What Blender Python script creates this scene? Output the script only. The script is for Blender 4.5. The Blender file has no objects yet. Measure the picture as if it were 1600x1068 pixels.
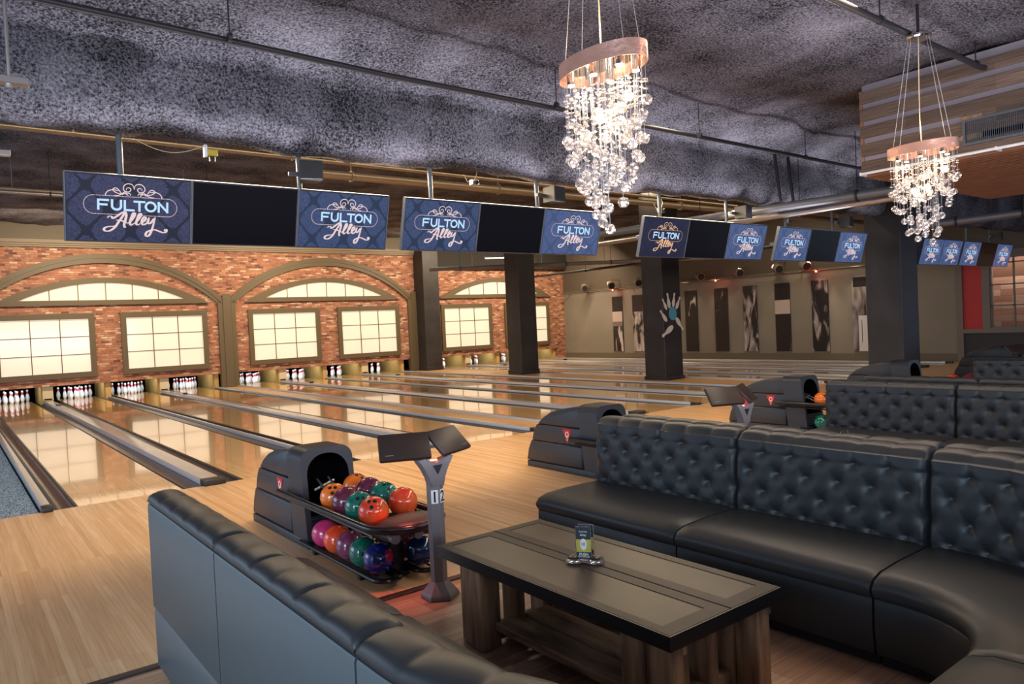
import bpy, bmesh, math, random
from mathutils import Vector, Matrix
random.seed(7)
PI = math.pi
sc = bpy.context.scene
COL = sc.collection

# ------------------------------------------------------------------ camera
cam_d = bpy.data.cameras.new('camera'); cam = bpy.data.objects.new('camera', cam_d); COL.objects.link(cam)
cam_d.sensor_width = 36.0; cam_d.lens = 1147.16/1600*36; cam_d.clip_start = .05; cam_d.clip_end = 200
YAW, PITCH, ROLL = math.radians(37.722), math.radians(-1.378), math.radians(-2.7033)
_f = Vector((math.sin(YAW)*math.cos(PITCH), math.cos(YAW)*math.cos(PITCH), math.sin(PITCH)))
_r0 = Vector((math.cos(YAW), -math.sin(YAW), 0)); _u0 = _r0.cross(_f)
_r = math.cos(ROLL)*_r0+math.sin(ROLL)*_u0; _u = -math.sin(ROLL)*_r0+math.cos(ROLL)*_u0
M = Matrix((_r, _u, -_f)).transposed().to_4x4(); M.translation = Vector((-1.061, -9.143, 1.7396))
cam.matrix_world = M; sc.camera = cam
# ------------------------------------------------------------------ world, view, large lights
w = bpy.data.worlds.new('world'); sc.world = w; w.use_nodes = True
w.node_tree.nodes['Background'].inputs[0].default_value = (.62, .74, 1.0, 1)
w.node_tree.nodes['Background'].inputs[1].default_value = .34
sc.view_settings.view_transform = 'Standard'; sc.view_settings.look = 'None'
sc.view_settings.exposure = 0.95; sc.view_settings.gamma = 1.0; sc.view_settings.use_curve_mapping = False
sc.cycles.use_denoising = True; sc.cycles.max_bounces = 7; sc.cycles.sample_clamp_indirect = 4
sc.cycles.caustics_reflective = False; sc.cycles.caustics_refractive = False
sc.cycles.transparent_max_bounces = 12; sc.cycles.transmission_bounces = 5

def area(name, loc, target, sx, sy, power, color, spread=180):
    d = bpy.data.lights.new(name, 'AREA'); d.shape = 'RECTANGLE'; d.spread = math.radians(spread); d.size = sx; d.size_y = sy; d.energy = power; d.color = color
    o = bpy.data.objects.new(name, d); COL.objects.link(o); o.location = loc
    o.rotation_euler = (Vector(target)-Vector(loc)).to_track_quat('-Z', 'Y').to_euler(); return o
def spot(name, loc, target, power, color, size=60, blend=.6, rad=.03):
    d = bpy.data.lights.new(name, 'SPOT'); d.energy = power; d.color = color; d.spot_size = math.radians(size); d.spot_blend = blend; d.shadow_soft_size = rad
    o = bpy.data.objects.new(name, d); COL.objects.link(o); o.location = loc
    o.rotation_euler = (Vector(target)-Vector(loc)).to_track_quat('-Z', 'Y').to_euler(); return o
def point(name, loc, power, color, rad=.05):
    d = bpy.data.lights.new(name, 'POINT'); d.energy = power; d.color = color; d.shadow_soft_size = rad
    o = bpy.data.objects.new(name, d); COL.objects.link(o); o.location = loc; return o
# daylight from the shop front windows behind and to the left of the seats
area('window_daylight', (-7.5, -10.0, 2.4), (2.0, -4.0, 1.4), 7, 3.2, 420, (.62, .80, 1.0))
area('window_daylight', (4.0, -15.5, 2.2), (4.0, -4, 0.2), 12, 2.2, 190, (.86, .84, 1.0), 130)
area('window_daylight', (-6.0, 3.0, 2.2), (2.0, 3.0, .8), 8, 2.6, 120, (.60, .78, 1.0))
# lamps above the lanes and approach, then added lounge and ceiling fills
area('duct_lamp', (8.0, .2, 5.3), (8.0, .9, 3), 17, .25, 90, (1.0, .78, .50))
for lx in (2.2, 8.5, 15.0, 20.0):
    area('lane_lamp', (lx, 4.6, 5.2), (lx, 5.2, 0), 2.4, .5, 60, (1.0, .80, .55))
    area('lane_lamp', (lx, 14.2, 5.2), (lx, 16.6, 1.5), 3.6, .3, 170, (1.0, .80, .56))
area('approach_lamp', (5.3, -1.2, 3.6), (5.3, -2.2, 0), 10, .3, 160, (1.0, .78, .50))
area('lounge_fill', (5.0, -6.6, 4.5), (4.6, -6.4, 0), 9, .5, 90, (1.0, .80, .62))  # fill light added to brighten lounge floor, table and seats; no fixture modelled
area('ceiling_fill', (3.5, -5.9, 1.9), (3.5, -5.7, 4.7), 9, 1.4, 70, (.88, .86, 1.0), 85)  # unseen up-facing fills added to brighten the ceiling and beam edge
area('ceiling_fill', (4.5, -2.0, 1.8), (4.5, -1.95, 4.7), 10, .4, 55, (.84, .86, 1.0), 60)
area('ceiling_fill', (11.5, -2.1, 1.8), (11.5, -2.05, 4.7), 5, .4, 20, (.84, .86, 1.0), 60)

# ------------------------------------------------------------------ mesh builder
class MB:
    def __init__(s): s.bm = bmesh.new()
    def _fin(s, verts, mat, rot, loc):
        if rot is not None: bmesh.ops.transform(s.bm, matrix=rot.to_4x4(), verts=verts)
        if loc is not None: bmesh.ops.translate(s.bm, vec=Vector(loc), verts=verts)
        fs = {f for v in verts for f in v.link_faces}
        for f in fs: f.material_index = mat
    def box(s, c, d, rot=None, bev=0, mat=0, seg=1):
        r = bmesh.ops.create_cube(s.bm, size=1); vs = r['verts']
        bmesh.ops.scale(s.bm, vec=Vector(d), verts=vs)
        if bev > 0:
            es = {e for v in vs for e in v.link_edges}
            rr = bmesh.ops.bevel(s.bm, geom=list(es), offset=bev, segments=seg, affect='EDGES', profile=.5)
            vs = list({v for f in rr['faces'] for v in f.verts} | {v for v in vs if v.is_valid})
            vs = list({v for v in vs for f in v.link_faces for v in f.verts})
        s._fin(vs, mat, rot, c); return s
    def bx(s, x0, x1, y0, y1, z0, z1, bev=0, mat=0, seg=1):
        return s.box(((x0+x1)/2, (y0+y1)/2, (z0+z1)/2), (x1-x0, y1-y0, z1-z0), None, bev, mat, seg)
    def tube(s, pts, r, seg=8, closed=False, mat=0, caps=True):
        pts = [Vector(p) for p in pts]; n = len(pts); rs = r if isinstance(r, (list, tuple)) else [r]*n
        rings = []; up = None
        for i, p in enumerate(pts):
            if closed: t = pts[(i+1) % n]-pts[i-1]
            else: t = pts[min(i+1, n-1)]-pts[max(i-1, 0)]
            t.normalize()
            if up is None:
                up = Vector((0, 0, 1)) if abs(t.z) < .9 else Vector((1, 0, 0))
            a = t.cross(up); 
            if a.length < 1e-4: a = t.cross(Vector((0, 1, 0)))
            a.normalize(); b = a.cross(t).normalized(); up = b
            rings.append([s.bm.verts.new(p+rs[i]*(math.cos(2*PI*k/seg)*a+math.sin(2*PI*k/seg)*b)) for k in range(seg)])
        for i in range(n if closed else n-1):
            A, B = rings[i], rings[(i+1) % n]
            for k in range(seg):
                f = s.bm.faces.new((A[k], A[(k+1) % seg], B[(k+1) % seg], B[k])); f.material_index = mat
        if not closed and caps:
            f = s.bm.faces.new(rings[0][::-1]); f.material_index = mat
            f = s.bm.faces.new(rings[-1]); f.material_index = mat
        return s
    def cyl(s, p0, p1, r, r2=None, seg=16, mat=0): return s.tube([p0, p1], [r, r if r2 is None else r2], seg, mat=mat)
    def lathe(s, prof, c=(0, 0, 0), seg=16, mats=None, sx=1, sy=1):
        rings = [[s.bm.verts.new((c[0]+sx*r*math.cos(2*PI*k/seg), c[1]+sy*r*math.sin(2*PI*k/seg), c[2]+z)) for k in range(seg)] for r, z in prof]
        for i in range(len(prof)-1):
            A, B = rings[i], rings[i+1]
            for k in range(seg):
                f = s.bm.faces.new((A[k], A[(k+1) % seg], B[(k+1) % seg], B[k])); f.material_index = mats[i] if mats else 0
        s.bm.faces.new(rings[0][::-1]); s.bm.faces.new(rings[-1]); return s
    def prism(s, pts, depth, frame=None, mat=0, bev=0):
        """pts 2D (a,b); frame maps (a,b,t)->xyz, t in 0..depth"""
        fr = frame or (lambda a, b, t: (a, t, b))
        A = [s.bm.verts.new(fr(a, b, 0)) for a, b in pts]; B = [s.bm.verts.new(fr(a, b, depth)) for a, b in pts]
        n = len(pts)
        fs = [s.bm.faces.new(A[::-1]), s.bm.faces.new(B)]
        for k in range(n): fs.append(s.bm.faces.new((A[k], A[(k+1) % n], B[(k+1) % n], B[k])))
        for f in fs: f.material_index = mat
        if bev > 0:
            es = list({e for f in fs[:2] for e in f.edges})
            bmesh.ops.bevel(s.bm, geom=es, offset=bev, segments=2, affect='EDGES', profile=.5)
        return s
    def ring(s, outer, inner, depth, frame, mat=0, matin=None):
        n = len(outer); L = []
        for pts, t in ((outer, 0), (inner, 0), (inner, depth), (outer, depth)): L.append([s.bm.verts.new(frame(a, b, t)) for a, b in pts])
        for j in range(4):
            A, B = L[j], L[(j+1) % 4]
            for k in range(n):
                f = s.bm.faces.new((A[k], A[(k+1) % n], B[(k+1) % n], B[k])); f.material_index = (matin if (j == 1 and matin is not None) else mat)
        return s
    def grid(s, fn, nu, nv, mat=0, closed_u=False):
        V = [[s.bm.verts.new(fn(i/nu, j/nv)) for j in range(nv+1)] for i in range(nu+1)]
        for i in range(nu):
            for j in range(nv):
                f = s.bm.faces.new((V[i][j], V[i+1][j], V[i+1][j+1], V[i][j+1])); f.material_index = mat
        return V
    def ball(s, c, r, sub=3, mat=0, scale=(1, 1, 1)):
        rr = bmesh.ops.create_icosphere(s.bm, subdivisions=sub, radius=r); vs = rr['verts']
        bmesh.ops.scale(s.bm, vec=Vector(scale), verts=vs); s._fin(vs, mat, None, c); return s
    def build(s, name, mats, parent=None, smooth=True, angle=35, loc=None, fix=True):
        if fix: bmesh.ops.recalc_face_normals(s.bm, faces=s.bm.faces)
        me = bpy.data.meshes.new(name); s.bm.to_mesh(me); s.bm.free()
        for m in (mats if isinstance(mats, (list, tuple)) else [mats]): me.materials.append(m)
        if smooth:
            me.shade_smooth(); me.set_sharp_from_angle(angle=math.radians(angle))
        o = bpy.data.objects.new(name, me); COL.objects.link(o)
        if parent: o.parent = parent
        if loc is not None: o.location = loc
        return o

def tag(o, label=None, cat=None, group=None, kind=None):
    if label: o['label'] = label
    if cat: o['category'] = cat
    if group: o['group'] = group
    if kind: o['kind'] = kind
    return o
def thing(name, label, cat, loc=(0, 0, 0), rz=0, group=None):
    o = bpy.data.objects.new(name, None); COL.objects.link(o); o.location = loc; o.rotation_euler = (0, 0, rz); o.empty_display_size = .1
    return tag(o, label, cat, group)
def kids(o): return [c for c in bpy.data.objects if c.parent == o]
def dup(root, loc=None, rz=None, label=None, group=None):
    r = root.copy(); COL.objects.link(r)
    if loc is not None: r.location = loc
    if rz is not None: r.rotation_euler = (0, 0, rz)
    if label: r['label'] = label
    if group: r['group'] = group
    for ch in kids(root):
        c = ch.copy(); COL.objects.link(c); c.parent = r
        for g in kids(ch):
            d = g.copy(); COL.objects.link(d); d.parent = c
    return r
ORD = ['first', 'second', 'third', 'fourth', 'fifth', 'sixth', 'seventh', 'eighth', 'ninth', 'tenth', 'eleventh', 'twelfth', 'thirteenth']

# ------------------------------------------------------------------ materials
def L3(c): return tuple(c)+(1,) if len(c) == 3 else c
def mat(name, col, rough=.5, metal=0, spec=.5, coat=0, emit=None, es=0, trans=0, ior=1.45, bump=None, var=None):
    m = bpy.data.materials.new(name); m.use_nodes = True; nt = m.node_tree; b = nt.nodes['Principled BSDF']
    b.inputs['Base Color'].default_value = L3(col); b.inputs['Roughness'].default_value = rough; b.inputs['Metallic'].default_value = metal
    b.inputs['Specular IOR Level'].default_value = spec; b.inputs['IOR'].default_value = ior
    b.inputs['Coat Weight'].default_value = coat; b.inputs['Transmission Weight'].default_value = trans
    if emit: b.inputs['Emission Color'].default_value = L3(emit); b.inputs['Emission Strength'].default_value = es
    if bump or var:
        tc = nt.nodes.new('ShaderNodeTexCoord')
    if bump:   # (scale, strength, distance)
        n = nt.nodes.new('ShaderNodeTexNoise'); n.inputs['Scale'].default_value = bump[0]; n.inputs['Detail'].default_value = 4
        bp = nt.nodes.new('ShaderNodeBump'); bp.inputs['Strength'].default_value = bump[1]; bp.inputs['Distance'].default_value = bump[2]
        nt.links.new(tc.outputs['Object'], n.inputs['Vector']); nt.links.new(n.outputs[0], bp.inputs['Height']); nt.links.new(bp.outputs[0], b.inputs['Normal'])
    if var:    # (scale, colour2, contrast lo, hi[, stretch])
        n = nt.nodes.new('ShaderNodeTexNoise'); n.inputs['Scale'].default_value = var[0]; n.inputs['Detail'].default_value = 6
        mp = nt.nodes.new('ShaderNodeMapping'); mp.inputs['Scale'].default_value = var[4] if len(var) > 4 else (1, 1, 1)
        cr = nt.nodes.new('ShaderNodeValToRGB'); cr.color_ramp.elements[0].position = var[2]; cr.color_ramp.elements[1].position = var[3]
        cr.color_ramp.elements[0].color = L3(col); cr.color_ramp.elements[1].color = L3(var[1])
        nt.links.new(tc.outputs['Object'], mp.inputs[0]); nt.links.new(mp.outputs[0], n.inputs['Vector']); nt.links.new(n.outputs[0], cr.inputs[0]); nt.links.new(cr.outputs[0], b.inputs['Base Color'])
    return m
def N(nt, t, **kw):
    n = nt.nodes.new(t)
    for k, v in kw.items(): setattr(n, k, v)
    return n
def math_n(nt, op, a, b=None):
    n = nt.nodes.new('ShaderNodeMath'); n.operation = op
    for i, v in enumerate((a, b)):
        if v is None: continue
        if isinstance(v, (int, float)): n.inputs[i].default_value = v
        else: nt.links.new(v, n.inputs[i])
    return n.outputs[0]
def boards(name, cols, bw, bl, rough, along='Y', coat=0, seam=.0012, seamcol=(.08, .04, .02), wob=0, grain=.25, spec=.5, bscale=1):
    """boards bw wide and bl long running along X or Y; cols: list of colours picked board by board"""
    m = bpy.data.materials.new(name); m.use_nodes = True; nt = m.node_tree; b = nt.nodes['Principled BSDF']; lk = nt.links.new
    tc = N(nt, 'ShaderNodeTexCoord'); sp = N(nt, 'ShaderNodeSeparateXYZ'); mp = N(nt, 'ShaderNodeCombineXYZ'); lk(tc.outputs['Object'], sp.inputs[0])
    for i_, ax in enumerate({'X': (0, 1, 2), 'Y': (1, 0, 2), 'Yv': (1, 2, 0)}[along]): lk(sp.outputs[ax], mp.inputs[i_])
    br = N(nt, 'ShaderNodeTexBrick'); lk(mp.outputs[0], br.inputs['Vector'])
    br.offset = .37; br.offset_frequency = 3; br.inputs['Scale'].default_value = 1
    br.inputs['Brick Width'].default_value = bl; br.inputs['Row Height'].default_value = bw; br.inputs['Mortar Size'].default_value = seam
    br.inputs['Mortar Smooth'].default_value = .3; br.inputs['Color1'].default_value = (0, 0, 0, 1); br.inputs['Color2'].default_value = (1, 1, 1, 1)
    br.inputs['Mortar'].default_value = (.5, .5, .5, 1)
    cr = N(nt, 'ShaderNodeValToRGB'); cr.color_ramp.interpolation = 'LINEAR'
    els = cr.color_ramp.elements
    while len(els) < len(cols): els.new(.5)
    for i, c in enumerate(cols): els[i].position = i/(len(cols)-1); els[i].color = L3(c)
    lk(br.outputs['Color'], cr.inputs[0])
    n = N(nt, 'ShaderNodeTexNoise'); m2 = N(nt, 'ShaderNodeMapping'); lk(mp.outputs[0], m2.inputs[0]); m2.inputs['Scale'].default_value = (1.2*bscale, 40*bscale, 40*bscale)
    lk(m2.outputs[0], n.inputs['Vector']); n.inputs['Scale'].default_value = 1.5; n.inputs['Detail'].default_value = 5
    mx = N(nt, 'ShaderNodeMix', data_type='RGBA', blend_type='MULTIPLY'); mx.inputs[0].default_value = grain
    g = N(nt, 'ShaderNodeValToRGB'); g.color_ramp.elements[0].position = .3; g.color_ramp.elements[1].position = .7
    g.color_ramp.elements[0].color = (.45, .38, .32, 1); g.color_ramp.elements[1].color = (1.15, 1.12, 1.05, 1)
    lk(n.outputs[0], g.inputs[0]); lk(cr.outputs[0], mx.inputs[6]); lk(g.outputs[0], mx.inputs[7])
    ms = N(nt, 'ShaderNodeMix', data_type='RGBA'); lk(math_n(nt, 'MULTIPLY', br.outputs['Fac'], .7), ms.inputs[0]); lk(mx.outputs[2], ms.inputs[6]); ms.inputs[7].default_value = L3(seamcol)
    lk(ms.outputs[2], b.inputs['Base Color']); b.inputs['Roughness'].default_value = rough; b.inputs['Coat Weight'].default_value = coat; b.inputs['Coat Roughness'].default_value = .04
    b.inputs['Specular IOR Level'].default_value = spec
    if wob:
        n2 = N(nt, 'ShaderNodeTexNoise'); n2.inputs['Scale'].default_value = 1.6; n2.inputs['Detail'].default_value = 1; lk(tc.outputs['Object'], n2.inputs['Vector'])
        bp = N(nt, 'ShaderNodeBump'); bp.inputs['Strength'].default_value = 1; bp.inputs['Distance'].default_value = wob
        lk(n2.outputs[0], bp.inputs['Height']); lk(bp.outputs[0], b.inputs['Normal']); lk(bp.outputs[0], b.inputs['Coat Normal'])
    return m
m_appr = boards('maple_approach', [(.60, .35, .17), (.71, .45, .245), (.64, .385, .20), (.76, .50, .285), (.56, .32, .155)], .042, 2.3, .24, 'Y', seam=.0006, seamcol=(.3, .15, .06), grain=.3, wob=.0015)
m_lane = boards('lane_boards', [(.62, .33, .115), (.70, .40, .15), (.57, .29, .095), (.76, .45, .18)], .0265, 3.4, .16, 'Y', coat=.75, seam=.0006, seamcol=(.3, .13, .04), grain=.3, wob=.0009)
m_lanef = boards('lane_maple_heads', [(.68, .41, .18), (.76, .49, .24), (.63, .37, .15), (.82, .56, .30)], .0265, 1.6, .16, 'Y', coat=.75, seam=.0006, seamcol=(.3, .14, .05), grain=.3, wob=.0009)
m_strip = boards('lane_side_boards', [(.50, .27, .10), (.60, .35, .15), (.52, .29, .11)], .03, 2.5, .3, 'Y', seam=.0006, seamcol=(.3, .15, .06))
m_lounge = boards('lounge_planks', [(.38, .23, .155), (.50, .32, .23), (.43, .27, .185), (.31, .19, .13), (.56, .38, .28)], .15, 1.25, .42, 'X', seam=.002, seamcol=(.04, .025, .02), grain=.55)
m_reclaim = boards('reclaimed_boards', [(.20, .115, .07), (.12, .07, .045), (.27, .17, .11), (.16, .10, .075)], .2, 1.7, .7, 'X', seam=.003, grain=.8, bscale=.6)
def wood(name, c1, c2, sc_=(1, 1, 1), rough=.6, scale=6):
    m = mat(name, c1, rough, var=(scale, c2, .32, .68, sc_), bump=(40, .3, .004)); return m
m_legwood = wood('rough_timber', (.15, .088, .05), (.50, .31, .18), (4, 4, .6), .8, 4)
m_legwood2 = wood('weathered_plank', (.12, .065, .038), (.54, .35, .215), (4, .8, 4), .75, 3)
m_black = mat('black_plastic', (.012, .013, .015), .35)
m_gloss = mat('black_gloss', (.003, .003, .004), .25, spec=.12)
m_pit = mat('pit_black', (.002, .002, .003), .9, spec=.05)
m_rubber = mat('dark_rubber', (.028, .024, .022), .45)
m_alu = mat('brushed_aluminium', (.50, .49, .48), .26, metal=.85)
m_alu2 = mat('capping_aluminium', (.62, .61, .61), .22, metal=.5, bump=(1.2, .3, .02))
m_gut = mat('gutter_grey', (.13, .145, .17), .18, metal=.2, spec=.6, bump=(2.0, .3, .01))
m_steel = mat('raw_steel', (.036, .032, .032), .48, metal=.2, var=(1.6, (.022, .018, .017), .35, .7), bump=(9, .15, .01))
m_darkfloor = mat('lane_bed', (.03, .028, .027), .7)
m_olive = mat('olive_trim', (.105, .078, .040), .5)
m_olive2 = mat('cornice_paint', (.20, .155, .10), .55)
m_wallgreen = mat('grey_green_paint', (.235, .205, .165), .6, var=(.7, (.21, .19, .145), .4, .6))
m_wallup = mat('dark_brown_paint', (.095, .075, .055), .6)
m_base = mat('skirting_paint', (.13, .11, .075), .5)
m_taupe = mat('taupe_paint', (.175, .145, .12), .6)
m_charw = mat('wainscot_paint', (.032, .024, .024), .5)
m_red = mat('red_paint', (.46, .025, .022), .5)
m_cream = mat('cream_laminate', (.62, .50, .30), .5)
m_pine = mat('kickback_wood', (.62, .40, .13), .5, var=(6, (.46, .27, .08), .3, .7, (1, 1, 6)))
m_pinew = mat('pin_white', (.82, .84, .86), .22, coat=.4)
m_pinr = mat('pin_red', (.65, .02, .04), .3)
m_lea = mat('black_leather', (.022, .024, .026), .42, spec=.42, bump=(140, .12, .002))
m_lea2 = mat('leather_back_panel', (.062, .082, .090), .42, spec=.5, bump=(140, .08, .002))
m_toe = mat('toe_kick', (.012, .012, .014), .6)
m_ball_ret = mat('return_hood_plastic', (.030, .032, .038), .42, spec=.5, bump=(60, .2, .003))
m_rim = mat('rim_black', (.010, .010, .012), .22)
m_pad = mat('pad_grain', (.030, .022, .020), .38, bump=(220, .5, .003))
m_grey = mat('console_grey', (.17, .16, .165), .42)
m_keyp = mat('keypad_brown', (.030, .018, .014), .42)
m_white = mat('white_print', (.8, .8, .8), .5)
m_ink = mat('black_print', (.01, .01, .01), .5)
m_redl = mat('red_badge', (.62, .02, .02), .4)
m_pole = mat('pole_grey', (.10, .11, .13), .35, metal=.4)
m_pipew = mat('warm_metal_pipe', (.32, .25, .18), .38, metal=.5, bump=(6, .3, .01))
m_piped = mat('dark_pipe', (.03, .028, .03), .4, metal=.3)
m_pipeg = mat('grey_pipe', (.16, .165, .18), .38, metal=.4)
m_pipes = mat('silver_pipe', (.42, .38, .36), .3, metal=.8)
m_bezel = mat('screen_bezel', (.02, .02, .022), .3)
m_slim = mat('bezel_edge', (.10, .11, .13), .35, metal=.5)
m_green = mat('green_tape', (.02, .30, .10), .5)
m_concr = mat('table_top_inlay', (.048, .033, .024), 0.36, spec=.30, var=(3, (.078, .055, .040), .3, .7))
m_tframe = mat('table_edge_stain', (.022, .015, .012), .45, spec=.3, var=(5, (.045, .031, .024), .3, .7, (1, 1, 1)))
m_tedge = mat('table_edge_dark', (.012, .012, .014), .35)

def brick_mat():
    m = bpy.data.materials.new('red_brick'); m.use_nodes = True; nt = m.node_tree; b = nt.nodes['Principled BSDF']; lk = nt.links.new
    tc = N(nt, 'ShaderNodeTexCoord'); mp = N(nt, 'ShaderNodeMapping'); mp.inputs['Rotation'].default_value = (-PI/2, 0, 0); lk(tc.outputs['Object'], mp.inputs[0])
    br = N(nt, 'ShaderNodeTexBrick'); lk(mp.outputs[0], br.inputs['Vector']); br.inputs['Scale'].default_value = 1
    br.inputs['Brick Width'].default_value = .21; br.inputs['Row Height'].default_value = .070; br.inputs['Mortar Size'].default_value = .007; br.inputs['Mortar Smooth'].default_value = .4
    br.inputs['Color1'].default_value = (0, 0, 0, 1); br.inputs['Color2'].default_value = (1, 1, 1, 1); br.inputs['Bias'].default_value = 0
    cr = N(nt, 'ShaderNodeValToRGB'); els = cr.color_ramp.elements
    cols = [(0, (.12, .045, .03)), (.2, (.30, .11, .06)), (.45, (.40, .16, .085)), (.65, (.27, .10, .06)), (.85, (.46, .24, .14)), (1, (.55, .38, .26))]
    while len(els) < len(cols): els.new(.5)
    for e, (p, c) in zip(els, cols): e.position = p; e.color = L3(c)
    lk(br.outputs['Color'], cr.inputs[0])
    n = N(nt, 'ShaderNodeTexNoise'); n.inputs['Scale'].default_value = 14; n.inputs['Detail'].default_value = 5; lk(tc.outputs['Object'], n.inputs['Vector'])
    mx = N(nt, 'ShaderNodeMix', data_type='RGBA', blend_type='OVERLAY'); mx.inputs[0].default_value = .55; lk(cr.outputs[0], mx.inputs[6]); lk(n.outputs[0], mx.inputs[7])
    ms = N(nt, 'ShaderNodeMix', data_type='RGBA'); lk(br.outputs['Fac'], ms.inputs[0]); lk(mx.outputs[2], ms.inputs[6]); ms.inputs[7].default_value = (.26, .17, .11, 1)
    lk(ms.outputs[2], b.inputs['Base Color']); b.inputs['Roughness'].default_value = .8
    bp = N(nt, 'ShaderNodeBump'); bp.inputs['Strength'].default_value = .8; bp.inputs['Distance'].default_value = .012; bp.invert = True
    lk(br.outputs['Fac'], bp.inputs['Height']); lk(bp.outputs[0], b.inputs['Normal']); return m
m_brick = brick_mat()
def fuzz_mat():
    m = bpy.data.materials.new('sprayed_ceiling'); m.use_nodes = True; nt = m.node_tree; b = nt.nodes['Principled BSDF']; lk = nt.links.new
    tc = N(nt, 'ShaderNodeTexCoord')
    n1 = N(nt, 'ShaderNodeTexNoise'); n1.inputs['Scale'].default_value = 42; n1.inputs['Detail'].default_value = 8; n1.inputs['Roughness'].default_value = .8
    n2 = N(nt, 'ShaderNodeTexNoise'); n2.inputs['Scale'].default_value = 1.1; n2.inputs['Detail'].default_value = 4
    for n in (n1, n2): lk(tc.outputs['Object'], n.inputs['Vector'])
    s = math_n(nt, 'ADD', math_n(nt, 'MULTIPLY', n1.outputs[0], 1.0), math_n(nt, 'MULTIPLY', n2.outputs[0], .30))
    cr = N(nt, 'ShaderNodeValToRGB'); cr.color_ramp.elements[0].position = .56; cr.color_ramp.elements[1].position = .80
    cr.color_ramp.elements[0].color = (.010, .009, .010, 1); cr.color_ramp.elements[1].color = (.46, .43, .48, 1); lk(s, cr.inputs[0])
    lk(cr.outputs[0], b.inputs['Base Color']); b.inputs['Roughness'].default_value = .95; b.inputs['Specular IOR Level'].default_value = .1
    n3 = N(nt, 'ShaderNodeTexNoise'); n3.inputs['Scale'].default_value = 60; n3.inputs['Detail'].default_value = 6; n3.inputs['Roughness'].default_value = .7; lk(tc.outputs['Object'], n3.inputs['Vector'])
    bp = N(nt, 'ShaderNodeBump'); bp.inputs['Strength'].default_value = .8; bp.inputs['Distance'].default_value = .09; lk(n3.outputs[0], bp.inputs['Height']); lk(bp.outputs[0], b.inputs['Normal']); return m
m_fuzz = fuzz_mat()
def carpet_mat():
    m = mat('blue_carpet', (.06, .10, .14), .95, var=(30, (.30, .38, .46), .38, .62, (3, .5, 1)), bump=(90, .6, .01)); return m
m_carpet = carpet_mat()
def glow(name, col, s, col2=None, sc2=2.0):
    m = bpy.data.materials.new(name); m.use_nodes = True; nt = m.node_tree; b = nt.nodes['Principled BSDF']
    b.inputs['Base Color'].default_value = (.5, .45, .38, 1); b.inputs['Roughness'].default_value = .12
    b.inputs['Emission Color'].default_value = L3(col); b.inputs['Emission Strength'].default_value = s; return m
m_pane = glow('backlit_pane', (1.0, .80, .57), .29)
m_fluor = mat('lit_tube', (1, 1, 1), emit=(1, .85, .65), es=5)
m_bulb = mat('lit_bulb', (1, 1, 1), emit=(1, .72, .42), es=16)
m_laser = mat('red_led', (1, .05, .03), emit=(1, .06, .03), es=14)

# ------------------------------------------------------------------ ceiling profile and shell
YB = 17.55                                    # front of the brick wall
def WX(x): return -1.06+(x+1.06)*.9834        # wall features were surveyed on the plane y = 18
def WZ(z): return 1.74+(z-1.74)*.9834
from mathutils import noise as mn
prof = []
y = -13.0
while y < -3.3: prof.append((y, 4.72)); y += .28
for t in range(9):
    a = t/8; prof.append((-3.3+1.45*a, 4.72-.30*a*a*(1.0)))
for t in range(1, 6): prof.append((-1.85, 4.42-.50*t/5))
for t in range(1, 6):
    a = PI/2*t/5; prof.append((-1.85+.22*(1-math.cos(a)), 3.92-.26*math.sin(a)))
prof.append((-1.52, 3.66))
for t in range(1, 9): prof.append((-1.48, 3.66+1.84*t/8))
y = -1.3
while y < 18.4: prof.append((y, 5.5)); y += .4
b = MB(); nx = 220
V = []
for i in range(nx+1):
    x = -6+30*i/nx; row = []
    for (py, pz) in prof:
        d = mn.noise(Vector((x*.9, py*.9, pz*.9)))*.10+mn.noise(Vector((x*2.6, py*2.6, pz*2.6)))*.05+mn.noise(Vector((x*6, py*6, pz*6)))*.035
        row.append(b.bm.verts.new((x, py+d*.6, pz+d*.8)))
    V.append(row)
for i in range(nx):
    for j in range(len(prof)-1): b.bm.faces.new((V[i][j], V[i][j+1], V[i+1][j+1], V[i+1][j]))
tag(b.build('ceiling', m_fuzz, fix=False, angle=180), kind='structure')

def struct(name, mb, m, **k): return tag(mb.build(name, m, **k), kind='structure')
struct('floor', MB().bx(-6, 23.3, -4.85, 0, -.15, 0), m_appr)
struct('floor_lounge', MB().bx(-6, 23.3, -14, -4.85, -.15, -.004), m_lounge)
tr = MB(); tr.bx(-6, 23, -4.88, -4.82, -.004, .008, bev=.003); struct('trim_1', tr, m_charw)
struct('floor_lane_bed', MB().bx(-.36, 23.3, 0, 20.6, -.3, -.13), m_darkfloor)
struct('floor_carpet', MB().bx(-6, -.36, 0, 20.6, -.3, -.012), m_carpet)
# lane numbers: positions of the left edge of every lane
LW = 1.054
LX = [0, 1.764, 3.345, 5.109, 7.423, 9.187, 10.768, 12.532, 15.755, 17.519, 19.10, 20.864]
# raised board walks between the blocks of four lanes, and by the side wall
for k, (a, c) in enumerate(((6.48, 7.11), (13.90, 15.44), (22.24, 22.9))):
    struct('floor_walkway', MB().bx(a, c, 0, 20.3, -.13, -.002), m_strip)
# side wall
SW = 22.9
mb = MB(); mb.bx(SW, SW+.3, -1.0+1.05, 20.6, 0, 3.15); struct('wall_right', mb, m_wallgreen)
mb = MB(); mb.bx(SW-.02, SW+.3, -7, 20.6, 3.15, 5.6); struct('wall_right_upper', mb, m_wallup)
struct('trim_2', MB().bx(SW-.03, SW+.0, .05, YB-.02, 0, .24, bev=.004), m_base)
struct('trim_3', MB().bx(SW-.10, SW+.0, .05, YB-.02, 3.12, 3.17, bev=.004), m_base)
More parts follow.
